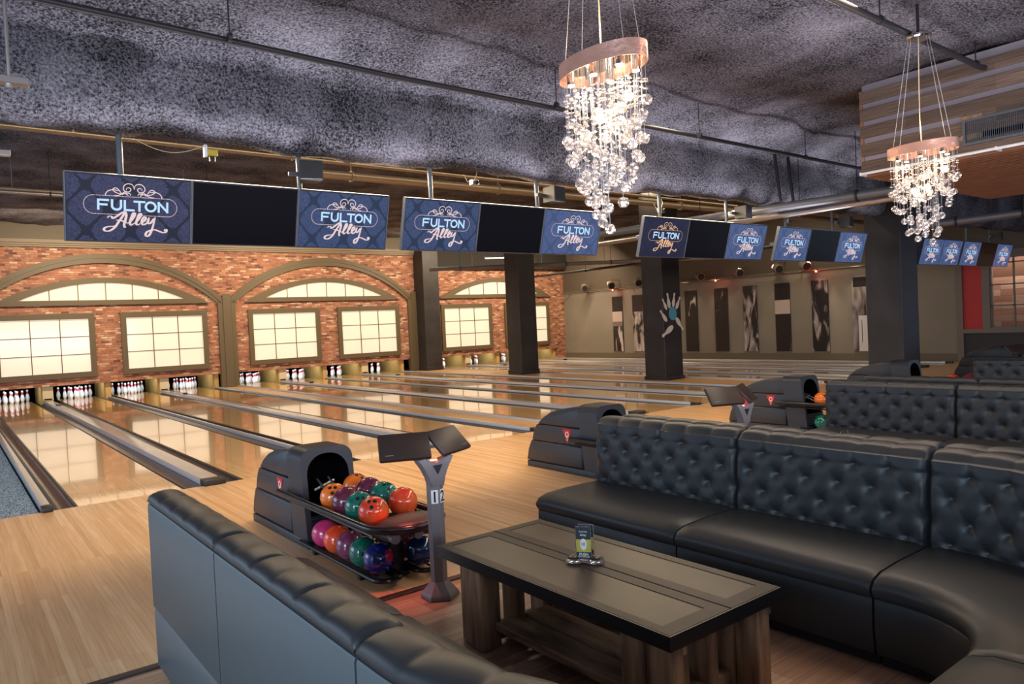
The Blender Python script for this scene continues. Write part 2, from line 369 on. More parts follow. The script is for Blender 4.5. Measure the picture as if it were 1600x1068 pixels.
# stretch of side wall beyond the fourth column: taupe frame, red panel, dark wainscot, glazed opening
mb = MB()
mb.bx(SW-.06, SW+.24, -.12, .05, 0, 3.2); mb.bx(SW-.061, SW+.24, -.84, -.64, .961, 3.2); mb.bx(SW-.059, SW+.20, -3.3, -.85, .955, 1.0)
mb.bx(SW-.06, SW+.24, -3.3, -.12, .84, .96); mb.bx(SW-.06, SW+.24, -3.6, -3.3, 0, 3.2); mb.bx(SW-.061, SW+.24, -3.6, .05, 0, .14); mb.bx(SW-.06, SW+.24, -3.6, .05, 2.98, 3.2)
struct('trim_4', mb, m_taupe)
struct('wall_right_panel', MB().bx(SW, SW+.2, -.66, -.1, .9, 3.1), m_red)
struct('wall_right_wainscot', MB().bx(SW, SW+.2, -3.4, -.1, .1, .86), m_charw)
wn = tag(bpy.data.objects.new('window_1', None), kind='structure'); COL.objects.link(wn)
mb = MB()
for yy in (-.86, -1.44, -2.05, -2.66, -3.28): mb.bx(SW-.02, SW+.04, yy-.02, yy+.02, .98, 3.0)
for zz in (1.0, 1.62, 2.22, 2.84): mb.bx(SW-.02, SW+.04, -3.3, -.84, zz-.018, zz+.018)
mb.build('window_frame', m_taupe, wn)
m_glass = mat('window_glass', (1, 1, 1), .02, trans=1, ior=1.05)
MB().bx(SW+.01, SW+.02, -3.28, -.86, 1.0, 2.84).build('window_pane', m_glass, wn)
mb = MB(); mb.bx(SW+.9, SW+1.0, -5, .3, 0, 2.45); struct('wall_beyond', mb, boards('pale_reclaimed', [(.42, .22, .15), (.55, .36, .27), (.34, .17, .11), (.62, .45, .36)], .19, .8, .7, 'Yv', seam=.004, grain=.5))
struct('wall_beyond_upper', MB().bx(SW+.9, SW+1.0, -5, .3, 2.45, 3.6), mat('brown_board', (.12, .055, .03), .6))

# ------------------------------------------------------------------ brick pin wall
mb = MB()
x_end = SW
mb.bx(-5.5, x_end, YB, YB+.3, WZ(.47), WZ(4.84))
mb.bx(-5.5, -.60, YB, YB+.3, -.012, WZ(.47)+.002)
mb.bx(WX(22.25)+.47, x_end, YB, YB+.3, 0, WZ(.47)+.002)
struct('wall_back', mb, m_brick)
struct('wall_back_upper', MB().bx(-5.5, SW, YB+.02, YB+.32, WZ(5.08), 5.56), mat('upper_wall_paint', (.12, .095, .06), .6))
struct('wall_back_recess', MB().bx(WX(15.08), SW, YB-.28, YB+.32, WZ(4.30), 5.6), mat('dark_recess', (.018, .015, .013), .8))
mb = MB()
for (z0, z1, d) in ((4.84, 4.90, .10), (4.90, 4.96, .13), (4.96, 5.08, .17)): mb.bx(-5.5, WX(15.05), YB-d, YB+.1, WZ(z0), WZ(z1), bev=.008)
struct('trim_5', mb, m_olive2)
fr = lambda a, b_, t: (WX(a), YB-.10+t, WZ(b_))
def arch_pts(cx, half, z0, rise, n=26, x0=-1, x1=1):
    """circular arc through (cx-half,z0),(cx+half,z0) with given rise"""
    R = (half*half+rise*rise)/(2*rise); zc = z0+rise-R; a = math.asin(min(1, half/R)) if rise <= half else PI-math.asin(half/R)
    return [(cx+R*math.sin(a*(x0+(x1-x0)*k/n)), zc+R*math.cos(a*(x0+(x1-x0)*k/n))) for k in range(n+1)]
k = 6
def arch_band(cx, ho, zo, ro, hi, zi, ri, dep, off, name):
    o_ = arch_pts(cx, ho, zo, ro); i_ = arch_pts(cx, hi, zi, ri); m_ = MB(); bm = m_.bm
    f_ = lambda a, b_, t: (WX(a), YB-off+t, WZ(b_)); L = []
    for pts, t in ((o_, 0), (i_, 0), (i_, dep), (o_, dep)): L.append([bm.verts.new(f_(a, b_, t)) for a, b_ in pts])
    n = len(o_)
    for j in range(4):
        A, B = L[j], L[(j+1) % 4]
        for q in range(n-1): bm.faces.new((A[q], A[q+1], B[q+1], B[q]))
    bm.faces.new([L[j][0] for j in range(4)]); bm.faces.new([L[j][-1] for j in range(4)][::-1])
    struct(name, m_, m_olive)
for cx, ho in ((3.22, 3.80), (10.87, 3.86)):
    arch_band(cx, ho, 3.02, 1.64, ho-.30, 2.98, 1.38, .11, .10, 'trim_%d' % k); k += 1
    arch_band(cx, ho-.12, 3.02, 1.56, ho-.17, 3.0, 1.51, .03, .12, 'trim_%d' % k); k += 1
for a, c in ((-1.0, -.45), (6.72, 7.33), (14.45, 15.08)):
    m_ = MB(); x0, x1 = WX(a), WX(c)
    m_.bx(x0, x1, YB-.10, YB+.1, 0, WZ(3.1), bev=.006); m_.bx(x0+.16, x1-.16, YB-.13, YB-.08, 0, WZ(3.3), bev=.006)
    struct('trim_%d' % k, m_, m_olive); k += 1
wn_i = 2
def lit_window(x0, x1, z0, z1, gx0, gx1, gz0, gz1, nx_, nz_):
    global wn_i
    e = tag(bpy.data.objects.new('window_%d' % wn_i, None), kind='structure'); COL.objects.link(e); wn_i += 1
    X0, X1, Z0, Z1, A, B_, C_, D_ = WX(x0), WX(x1), WZ(z0), WZ(z1), WX(gx0), WX(gx1), WZ(gz0), WZ(gz1)
    m_ = MB(); fy = lambda a, b_, t: (a, YB-.09+t, b_)
    m_.ring([(X0, Z0), (X1, Z0), (X1, Z1), (X0, Z1)], [(A, C_), (B_, C_), (B_, D_), (A, D_)], .10, fy)
    m_.build('window_frame', m_olive, e, smooth=False)
    m_ = MB()
    for q in range(1, nx_): xx = A+(B_-A)*q/nx_; m_.bx(xx-.011, xx+.011, YB-.055, YB-.03, C_, D_)
    for q in range(1, nz_): zz = C_+(D_-C_)*q/nz_; m_.bx(A, B_, YB-.052, YB-.033, zz-.011, zz+.011)
    m_.build('glazing_bars', m_olive, e, smooth=False)
    MB().bx(A-.02, B_+.02, YB-.03, YB-.01, C_-.02, D_+.02).build('backlit_pane', m_pane, e, smooth=False)
for (a, c) in ((.11, 2.84), (3.60, 6.34), (7.78, 10.52), (11.27, 14.01), (16.08, 18.80), (19.55, 22.25)):
    lit_window(a, c, .70, 2.735, a+.165, c-.165, .865, 2.565, 3, 3)
def lunette(cx):
    global wn_i
    e = tag(bpy.data.objects.new('window_%d' % wn_i, None), kind='structure'); COL.objects.link(e); wn_i += 1
    o_ = arch_pts(cx, 3.20, 3.0, .89, 24)+[(cx+1.6, 3.0), (cx, 3.0), (cx-1.6, 3.0)]
    i_ = arch_pts(cx, 2.40, 3.16, .56, 24)+[(cx+1.2, 3.16), (cx, 3.16), (cx-1.2, 3.16)]
    m_ = MB(); m_.ring(o_, i_, .10, lambda a, b_, t: (WX(a), YB-.09+t, WZ(b_))); m_.build('window_frame', m_olive, e, smooth=False)
    m_ = MB(); m_.prism(arch_pts(cx, 2.42, 3.15, .58, 24), .02, lambda a, b_, t: (WX(a), YB-.03+t, WZ(b_))); m_.build('backlit_pane', m_pane, e, smooth=False)
    m_ = MB(); R = (2.4**2+.56**2)/1.12; zc = 3.72-R
    for q in (-2, -1, 0, 1, 2):
        xx = cx+q*.79; zt = zc+math.sqrt(R*R-(xx-cx)**2); m_.bx(WX(xx)-.011, WX(xx)+.011, YB-.055, YB-.03, WZ(3.16), WZ(zt))
    m_.build('glazing_bars', m_olive, e, smooth=False)
for cx in (3.22, 10.87, 19.2): lunette(cx)

# ------------------------------------------------------------------ lanes, gutters, cappings
lane_words = ['beside the blue carpet', 'under the second pair of lit windows from the carpet']
def gutter_fn(x0, x1):
    def fn(u, v):
        a = PI*(v); return (x0+(x1-x0)*v, 17.64*u, -.012-.085*math.sin(a)**.8)
    return fn
for i, x in enumerate(LX):
    t = thing('bowling_lane', 'glossy maple bowling lane, %s one counted from the blue carpet' % ORD[i], 'bowling lane', (x, 0, 0), group='bowling lanes')
    MB().bx(0, LW, 0.002, 4.6, -.10, 0).build('lane_heads', m_lanef, t, smooth=False)
    MB().bx(0, LW, 4.6, 19.3, -.10, 0).build('lane_bed', m_lane, t, smooth=False)
    for s_, (g0, g1) in enumerate(((-.233, -.003), (LW+.003, LW+.233))):
        m_ = MB(); m_.grid(gutter_fn(g0, g1), 6, 10)
        m_.bx(g0, g0+.006, 0, 17.64, -.09, -.004); m_.bx(g1-.006, g1, 0, 17.64, -.09, -.004)
        g = m_.build('gutter', m_gut, t, fix=False)
        xx = -.03 if s_ == 0 else LW+.03
        m_ = MB(); m_.tube([(xx, .03, -.012), (xx, .7, -.012)], .014, 8); m_.tube([(xx, .72, -.010), (xx, 17.6, -.010)], .012, 8)
        m_.build('bumper_rail', m_black, t)
    # foul line arrows are too faint to see; front joint of the lane
caps = [(-.285, .09, 0), (1.409, .24, 1), (3.081, .057, 0), (4.754, .24, 1), (6.438, .08, 0), (7.149, .08, 2), (8.832, .24, 1), (10.504, .057, 0), (12.177, .24, 1), (13.862, .08, 0), (15.480, .08, 0), (17.164, .24, 1), (18.836, .057, 0), (20.509, .24, 1), (22.196, .08, 0)]
for i, (x, w_, kind) in enumerate(caps):
    t = thing('lane_divider', 'aluminium capping with dark rubber nose, %s one counted from the blue carpet' % (ORD[i] if i < 13 else ('thirteenth but one' if False else ['fourteenth', 'fifteenth'][i-13])), 'lane divider', (x, 0, 0), group='aluminium cappings between the lanes')
    h = w_/2; m_ = MB()
    top = .045 if w_ < .2 else .060
    prof_ = [(-h, -.13), (-h, top*.45), (-h*.86, top*.95), (-h*.5, top), (h*.5, top), (h*.86, top*.95), (h, top*.45), (h, -.13)]
    m_.prism(prof_, 17.5, lambda a, b_, t_: (a, .13+t_, b_)); m_.build('capping', m_alu2, t, angle=50)
    m_ = MB(); m_.bx(-h-.005, h+.005, -.07, .14, -.0, top+.006, bev=.012, seg=2)
    m_.build('rubber_nose', m_rubber, t)
    if w_ > .2:
        m_ = MB(); m_.bx(-.055, .055, 14.9, 15.05, top, top+.05, bev=.008); m_.build('sensor_box', m_black, t)
# pin decks: kickbacks, fronts, pits
edges = [(-.40, -.16)]
divs = [(-.285, .16, 0), (1.409, .30, 1), (3.081, .16, 0), (4.754, .30, 1), (8.832, .30, 1), (10.504, .16, 0), (12.177, .30, 1), (17.164, .30, 1), (18.836, .16, 0), (20.509, .30, 1), (6.47, .14, 0), (7.12, .14, 0), (13.89, .14, 0), (15.45, .14, 0), (22.24, .14, 0)]
dn = ['at the far end by the blue carpet', 'between the first and second lanes from the carpet', 'between the second and third lanes', 'between the third and fourth lanes', 'between the fifth and sixth lanes', 'between the sixth and seventh lanes', 'between the seventh and eighth lanes', 'between the ninth and tenth lanes', 'between the tenth and eleventh lanes', 'between the eleventh and twelfth lanes', 'at the outer side of the fourth lane', 'at the outer side of the fifth lane', 'at the outer side of the eighth lane', 'at the outer side of the ninth lane', 'at the outer side of the twelfth lane']
for (x, w_, f_), ph in zip(divs, dn):
    t = thing('kickback', 'wooden pin deck partition ' + ph, 'partition', (x, YB, 0))
    MB().bx(-w_/2, w_/2, .12, 2.3, -.1, WZ(.47)-.002, bev=.003).build('kickback_panel', m_pine, t, smooth=False)
    if f_:
        MB().bx(-w_/2+.02, w_/2, .095, .12, .06, WZ(.47)-.01, bev=.003).build('front_panel', m_cream, t, smooth=False)
        MB().bx(-w_/2+.05, w_/2-.04, .08, .10, .08, .115).build('return_slot', m_pit, t, smooth=False)
struct('wall_pit', MB().bx(-.6, 22.4, 20.0, 20.1, -.2, 1.2), m_pit)
struct('ceiling_pit', MB().bx(-.6, 22.4, YB+.3, 20.1, .95, 1.0), m_pit)
PP = [(0.0286, 0), (.0515, .0), (.0605, .114), (.0575, .16), (.0394, .235), (.0262, .267), (.0229, .29), (.0249, .315), (.0323, .345), (.029, .368), (.015, .379), (.002, .381)]
from bisect import bisect
def pin_profile():
    P = [(.026, 0), (.032, .006), (.0448, .04), (.0585, .085), (.0605, .114), (.0575, .15), (.049, .19), (.0385, .225), (.031, .247), (.0300, .252), (.0272, .262), (.0262, .266), (.0240, .280), (.0242, .284), (.0252, .296), (.029, .32), (.0323, .343), (.0305, .362), (.021, .375), (.006, .381)]
    mats_ = [0]*(len(P)-1); mats_[8] = mats_[9] = mats_[10] = mats_[11] = 1; mats_[13] = mats_[14] = 1
    return P, mats_
P_, M_ = pin_profile()
m_ = MB(); m_.lathe(P_, (0, 0, 0), 18, M_)
pin0 = m_.build('bowling_pin', [m_pinew, m_pinr]); first = True
rows = [(0, 0), (-.1524, .264), (.1524, .264), (-.3048, .528), (0, .528), (.3048, .528), (-.4572, .792), (-.1524, .792), (.1524, .792), (.4572, .792)]
for i, x in enumerate(LX):
    for (dx, dy) in rows:
        if i == 8 and False: continue
        o = pin0 if first else pin0.copy()
        if not first: COL.objects.link(o)
        first = False
        o.location = (x+LW/2+dx, 18.24+dy, 0)
        tag(o, 'white red-ringed bowling pin racked at the end of the %s lane from the carpet' % ORD[i], 'bowling pin', 'pins on the %s lane' % ORD[i])
    area('pin_deck_lamp', (x+LW/2, 17.92, .62), (x+LW/2, 18.75, .15), .9, .06, 6.5, (.80, .92, 1.0))

# ------------------------------------------------------------------ steel clad columns
cphr = ['nearest the brick wall', 'second from the brick wall', 'with the painted pins, third from the brick wall', 'nearest the seating behind the sofas']
for j, yy in enumerate((16.78, 10.55, 4.22, -2.12)):
    t = thing('column', 'square dark steel clad column ' + cphr[j], 'column', (14.93, yy+.37, 0))
    MB().bx(-.375, .375, -.37, .37, 0, 5.6, bev=.012).build('column_shaft', m_steel, t)
    if j < 3: MB().bx(-.40, .40, -.395, .395, 0, .14 if j < 2 else .10, bev=.008).build('column_base', m_steel, t)
    if j == 2:
        def P2(u, v): return (u-.375, v)
        def flat(pts, name, m, off): 
            q = MB(); q.prism(pts, .003, lambda a, b_, t_: (a-.375, -.3705-off-t_, b_)); return q.build(name, m, t, smooth=False)
        flat([(.39+.165*math.cos(a*PI/12), 1.83+.19*math.sin(a*PI/12)) for a in range(24)], 'painted_ball', mat('mural_blue', (.07, .28, .36), .6), .003)
        pinP = [(r_, z_) for r_, z_ in P_]
        shape = [(r_, z_) for r_, z_ in pinP]+[(-r_, z_) for r_, z_ in pinP[::-1]]
        for (px_, pz_, ang, s_) in ((.13, 1.98, 28, .9), (.26, 2.04, 10, 1.1), (.43, 2.06, -12, 1.05), (.57, 2.0, -30, 1.0), (.10, 1.66, 40, 1.05), (.14, 1.42, 200, .0), (.56, 1.66, -140, 1.2), (.32, 1.44, 120, 1.4), (.25, 1.30, 70, .0)):
            if s_ == 0: continue
            a = math.radians(ang); pts = [(px_+s_*(x_*math.cos(a)-(z_-.05)*math.sin(a)), pz_+s_*(x_*math.sin(a)+(z_-.05)*math.cos(a))) for x_, z_ in shape]
            flat(pts, 'painted_pin', mat('mural_pale', (.60, .56, .50), .6) if 'mural_pale' not in bpy.data.materials else bpy.data.materials['mural_pale'], .0)

# ------------------------------------------------------------------ posters on the side wall
def poster_mat(name, seed, split=None):
    m = bpy.data.materials.new(name); m.use_nodes = True; nt = m.node_tree; b = nt.nodes['Principled BSDF']; lk = nt.links.new
    tc = N(nt, 'ShaderNodeTexCoord'); mp = N(nt, 'ShaderNodeMapping'); mp.inputs['Location'].default_value = (seed*3.1, seed*1.7, seed*2.3); mp.inputs['Scale'].default_value = (1, 2.6, .8)
    lk(tc.outputs['Object'], mp.inputs[0]); n = N(nt, 'ShaderNodeTexNoise'); n.inputs['Scale'].default_value = 1.5; n.inputs['Detail'].default_value = 5; n.inputs['Distortion'].default_value = .8; lk(mp.outputs[0], n.inputs['Vector'])
    cr = N(nt, 'ShaderNodeValToRGB'); lo, hi = split or (.45, .62); cr.color_ramp.elements[0].position = lo; cr.color_ramp.elements[1].position = hi
    cr.color_ramp.elements[0].color = (.012, .008, .008, 1); cr.color_ramp.elements[1].color = (.50, .43, .40, 1); lk(n.outputs[0], cr.inputs[0]); lk(cr.outputs[0], b.inputs['Base Color']); b.inputs['Roughness'].default_value = .35; return m
area('back_room_fill', (SW+.45, -1.6, 3.3), (SW+.9, -1.6, 1.2), 3, .2, 30, (1, .88, .8))  # added fill so the boards behind the window show; not a fixture
m_pd = mat('print_dark', (.018, .012, .011), .35); m_pl = mat('print_light', (.46, .38, .35), .4); m_pm = mat('print_mid', (.17, .125, .115), .4)
pdesc = [('pale lower half and black sky', 13.97), ('pale mountain slope', 12.75), ('dark city lights and a pale edge', 11.3), ('dark print speckled with small lights', 9.87), ('dark print with a bright burst near its top', 8.42), ('dark street scene of bright diagonal shapes', 7.12), ('dark doorway against a pale wall', 5.78), ('bright downlit figure over dark haze', 4.36), ('pale grey print with a white slip', 2.92)]
for i, (ds, yy) in enumerate(pdesc):
    t = thing('photo_banner', 'tall narrow black and white photo banner: ' + ds, 'poster', (SW, yy, 1.535), group='photo banners on the side wall')
    g_ = poster_mat('photo_print', i*1.9+.4, [(.5, .62), (.42, .6), (.66, .72), (.64, .72), (.6, .74), (.48, .66), (.62, .7), (.5, .7), (.3, .8)][i])
    MB().bx(-.05, -.022, -.30, .30, -1.225, 1.225, bev=.003).build('print', g_, t, smooth=False)
    def pt(y0, y1, z0, z1, m, nm='printed_shape'): MB().bx(-.0535, -.050, y0, y1, z0, z1).build(nm, m, t, smooth=False)
    if i == 0: pt(-.3, .3, .55, 1.22, m_pd); pt(-.3, .3, .1, .55, m_pl); pt(-.3, .3, -.1, .1, m_pm)
    if i == 1: pt(-.3, .3, .5, 1.22, m_pd)
    if i == 3: pt(-.3, .3, -1.22, .1, m_pd)
    if i == 4: pt(-.3, .3, -1.22, .0, m_pd)
    if i == 6: pt(-.22, .3, -1.22, .12, m_pd); pt(-.3, .3, .62, 1.22, m_pd); pt(-.3, .3, .12, .62, m_pl)
    if i == 8: pt(-.3, .1, -1.22, -.05, mat('slip_white', (.62, .6, .58), .5)); pt(-.02, .0, -.95, -.2, m_redl); pt(-.3, .25, .9, 1.22, m_pd)
    m_ = MB()
    for a in (-.29, .29): m_.box((-.055, a, -1.235), (.03, .03, .02))
    m_.build('clip', m_alu, t)
# spot lamps with snoots above the banners, red leds on the conduit
m_snoot = mat('snoot_brown', (.16, .13, .10), .5); m_snootin = mat('snoot_inside', (.01, .01, .01), .8)
snoots = (15.5, 13.8, 12.2, 8.97, 7.22, 5.61, 4.56)
for i, yy in enumerate(snoots):
    t = thing('wall_spotlight', 'brown round spotlight with open snoot above the banners, %s from the brick wall' % ORD[i], 'spotlight', (22.35, yy, 3.27), group='spotlights along the side wall')
    d = Vector((-.55, -.75, -.25)).normalized(); m_ = MB(); p0 = -d*.21; p1 = d*.18
    m_.tube([p0, p0+d*.04, p1-d*.02, p1], [.08, .15, .165, .15], 18); m_.build('snoot', m_snoot, t)
    m_ = MB(); m_.cyl(p1+d*.001, p1+d*.004, .13, seg=18); m_.build('lens', m_snootin, t)
    m_ = MB(); m_.tube([(0, 0, .08), (0, 0, .22), (.56, 0, .22)], .012, 6); m_.build('bracket', m_snoot, t)
mb = MB(); mb.tube([(22.55, 17.3, 3.06), (22.55, .1, 3.10)], .022, 8)
for yy in (17, 13, 9, 5, 1): mb.bx(22.54, SW-.021, yy-.012, yy+.012, 3.055, 3.085)

tag(mb.build('conduit', m_snoot), 'long brown conduit running above the photo banners', 'pipe')
for i, yy in enumerate((13.86, 8.36, 4.25)):
    t = thing('red_led_lamp', 'small red glowing lamp on the conduit above the banners, %s from the brick wall' % ORD[i], 'lamp', (22.50, yy, 3.05), group='red lamps on the side wall')
    MB().ball((0, 0, 0), .035, 2).build('bulb', m_laser, t); MB().bx(-.03, .05, -.05, .05, .03, .09, bev=.01).build('housing', m_black, t)
    point('red_glow', (22.35, yy, 3.02), 1.6, (1, .08, .04), .03)
for yy in (13.97, 9.87, 8.42, 7.12, 5.78, 4.36, 2.92): spot('banner_spot', (22.25, yy, 3.5), (22.85, yy, 1.4), 26 if yy != 4.36 else 60, (1, .78, .56), 62, .9)

# ------------------------------------------------------------------ television screens
def polysmooth(P, n=6):
    out = []
    for i in range(len(P)-1):
        p0 = P[max(i-1, 0)]; p1 = P[i]; p2 = P[i+1]; p3 = P[min(i+2, len(P)-1)]
        for k_ in range(n):
            t = k_/n; t2 = t*t; t3 = t2*t
            out.append(tuple(.5*((2*p1[c])+(-p0[c]+p2[c])*t+(2*p0[c]-5*p1[c]+4*p2[c]-p3[c])*t2+(-p0[c]+3*p1[c]-3*p2[c]+p3[c])*t3) for c in (0, 1)))
    out.append(tuple(P[-1])); return out
def ribbon(m_, pts, w0, y_, taper=True, wf=None):
    n = len(pts); A = []; B = []
    for i, (x, z) in enumerate(pts):
        a = pts[max(i-1, 0)]; c = pts[min(i+1, n-1)]; dx, dz = c[0]-a[0], c[1]-a[1]; l = math.hypot(dx, dz) or 1
        nx_, nz_ = -dz/l, dx/l; ww = w0*(wf(dx/l, dz/l) if wf else 1)
        if taper: ww *= min(1, .45+3.0*min(i, n-1-i)/max(n-1, 1))
        A.append(m_.bm.verts.new((x+nx_*ww/2, y_, z+nz_*ww/2))); B.append(m_.bm.verts.new((x-nx_*ww/2, y_, z-nz_*ww/2)))
    for i in range(n-1): m_.bm.faces.new((A[i], B[i], B[i+1], A[i+1]))
TW, TH = 1.038, .605
def px(x, y_):   # from the survey grid of the first screen to screen metres
    y2 = y_-.055*(x-727); return ((x-727)/1205*TW, (527-y2)/640*TH)
FULTON = [[(-.035, -.06), (-.035, .06), (.045, .06)], [(-.035, .005), (.035, .005)]]
def letters():
    out = []; H = .062*TH/.605*1.02; zc = .062*TH
    xs_ = [467, 592, 712, 810, 920, 1042]; W = [.038, .036, .036, .040, .041, .037]
    for ch, xp, w_ in zip('FULTON', xs_, W):
        cx = (xp-727)/1205*TW; hh = .040; z0 = zc-hh; z1 = zc+hh
        if ch == 'F': s_ = [[(cx-w_, z0), (cx-w_, z1), (cx+w_, z1)], [(cx-w_, zc), (cx+w_*.7, zc)]]
        if ch == 'U': s_ = [[(cx-w_, z1), (cx-w_, zc-.008)]+[(cx+w_*math.cos(a), zc-.008+(hh-.008)*math.sin(a)) for a in [PI+PI*q/10 for q in range(11)]]+[(cx+w_, z1)]]
        if ch == 'L': s_ = [[(cx-w_, z1), (cx-w_, z0), (cx+w_, z0)]]
        if ch == 'T': s_ = [[(cx-w_, z1), (cx+w_, z1)], [(cx, z1), (cx, z0)]]
        if ch == 'O': s_ = [[(cx+w_*math.cos(2*PI*q/24), zc+hh*math.sin(2*PI*q/24)) for q in range(25)]]
        if ch == 'N': s_ = [[(cx-w_, z0), (cx-w_, z1)], [(cx-w_, z1), (cx+w_, z0)], [(cx+w_, z0), (cx+w_, z1)]]
        out += s_
    return out
def stroke_poly(m_, P, w_, y_):
    for i in range(len(P)-1):
        (x0, z0), (x1, z1) = P[i], P[i+1]; dx, dz = x1-x0, z1-z0; l = math.hypot(dx, dz) or 1; e = w_/2; ux, uz = dx/l*e, dz/l*e; nx_, nz_ = -uz, ux
        yy = y_-.00004*(i % 3)
        m_.bm.faces.new([m_.bm.verts.new(q) for q in ((x0-ux+nx_, yy, z0-uz+nz_), (x0-ux-nx_, yy, z0-uz-nz_), (x1+ux-nx_, yy, z1+uz-nz_), (x1+ux+nx_, yy, z1+uz+nz_))])
SCR = [
 [(505, 600), (520, 585), (545, 588), (556, 605), (590, 588), (640, 555), (672, 545), (650, 585), (610, 640), (575, 690), (530, 722), (490, 725), (472, 710), (485, 692), (520, 683), (565, 680), (600, 665)],
 [(680, 542), (684, 580), (672, 630), (662, 665), (668, 690), (682, 690)],
 [(585, 622), (625, 625), (665, 640), (690, 650)],
 [(690, 655), (720, 640), (758, 590), (765, 560), (748, 562), (732, 600), (718, 650), (728, 672), (752, 660)],
 [(752, 660), (782, 640), (818, 590), (826, 565), (808, 568), (792, 605), (778, 652), (790, 672), (815, 660)],
 [(815, 655), (850, 640), (872, 610), (860, 596), (842, 610), (832, 645), (845, 670), (875, 660), (895, 635)],
 [(905, 600), (893, 640), (900, 660), (925, 650), (950, 610)],
 [(965, 600), (952, 650), (935, 710), (912, 765), (888, 785), (870, 772), (880, 745), (915, 728), (960, 722), (1005, 738), (1045, 752), (1072, 745), (1080, 725), (1062, 722), (1058, 738)]]
ORN = [
 [(762, 330), (768, 300), (790, 282), (830, 282), (858, 305), (862, 335), (840, 355), (808, 355), (792, 335), (805, 318), (830, 322), (835, 342)],
 [(795, 392), (800, 375), (825, 370), (880, 380), (925, 372), (958, 352), (955, 332), (925, 328), (905, 345), (885, 372), (870, 392)],
 [(835, 350), (870, 372), (910, 395), (955, 400)], [(905, 352), (960, 345), (1005, 358), (1028, 385), (1030, 408)],
 [(815, 392), (838, 375), (835, 350)]]
def mirror(P): return [(1520-x, y_+.0) for x, y_ in P]
def unslope(P): return [((x-727)/1205*TW, (527-(y_-.0*(x-727)))/640*TH) for x, y_ in P]
def emis(name, col, s): return mat(name, (.02, .02, .02), .25, emit=col, es=s)
def damask(name, c1, c2, s, contrast=.5):
    m = bpy.data.materials.new(name); m.use_nodes = True; nt = m.node_tree; b = nt.nodes['Principled BSDF']; lk = nt.links.new
    tc = N(nt, 'ShaderNodeTexCoord'); sp = N(nt, 'ShaderNodeSeparateXYZ'); lk(tc.outputs['Object'], sp.inputs[0])
    cx = math_n(nt, 'COSINE', math_n(nt, 'MULTIPLY', sp.outputs[0], 2*PI/.36)); cz = math_n(nt, 'COSINE', math_n(nt, 'MULTIPLY', sp.outputs[2], 2*PI/.40))
    f_ = math_n(nt, 'ABSOLUTE', math_n(nt, 'ADD', cx, cz))
    n = N(nt, 'ShaderNodeTexNoise'); n.inputs['Scale'].default_value = 26; n.inputs['Detail'].default_value = 1; n.inputs['Distortion'].default_value = 3.5; lk(tc.outputs['Object'], n.inputs['Vector'])
    g = math_n(nt, 'MULTIPLY', math_n(nt, 'GREATER_THAN', n.outputs[0], .48), .62)
    lines = math_n(nt, 'GREATER_THAN', math_n(nt, 'ADD', f_, math_n(nt, 'MULTIPLY', n.outputs[0], .5)), .52)
    v = math_n(nt, 'MULTIPLY', lines, math_n(nt, 'ADD', g, .38))
    mx = N(nt, 'ShaderNodeMix', data_type='RGBA'); lk(v, mx.inputs[0]); mx.inputs[6].default_value = L3(c1); mx.inputs[7].default_value = L3(c2)
    b.inputs['Base Color'].default_value = (.01, .01, .012, 1); b.inputs['Roughness'].default_value = .25; b.inputs['Specular IOR Level'].default_value = .2
    lk(mx.outputs[2], b.inputs['Emission Color']); b.inputs['Emission Strength'].default_value = s; return m
scr_mats = [damask('screen_violet', (.008, .012, .030), (.050, .058, .14), .42), damask('screen_blue', (.012, .030, .075), (.05, .085, .21), .42), damask('screen_deep', (.003, .004, .020), (.006, .010, .045), .45), damask('screen_pale', (.05, .085, .20), (.075, .125, .30), .42)]
m_txt = emis('lettering_blue', (.50, .74, 1.0), .52); m_scr = emis('script_pink', (.86, .66, .66), .48); m_scro = emis('script_orange', (.95, .55, .32), .42)
TILT = math.radians(15.5)
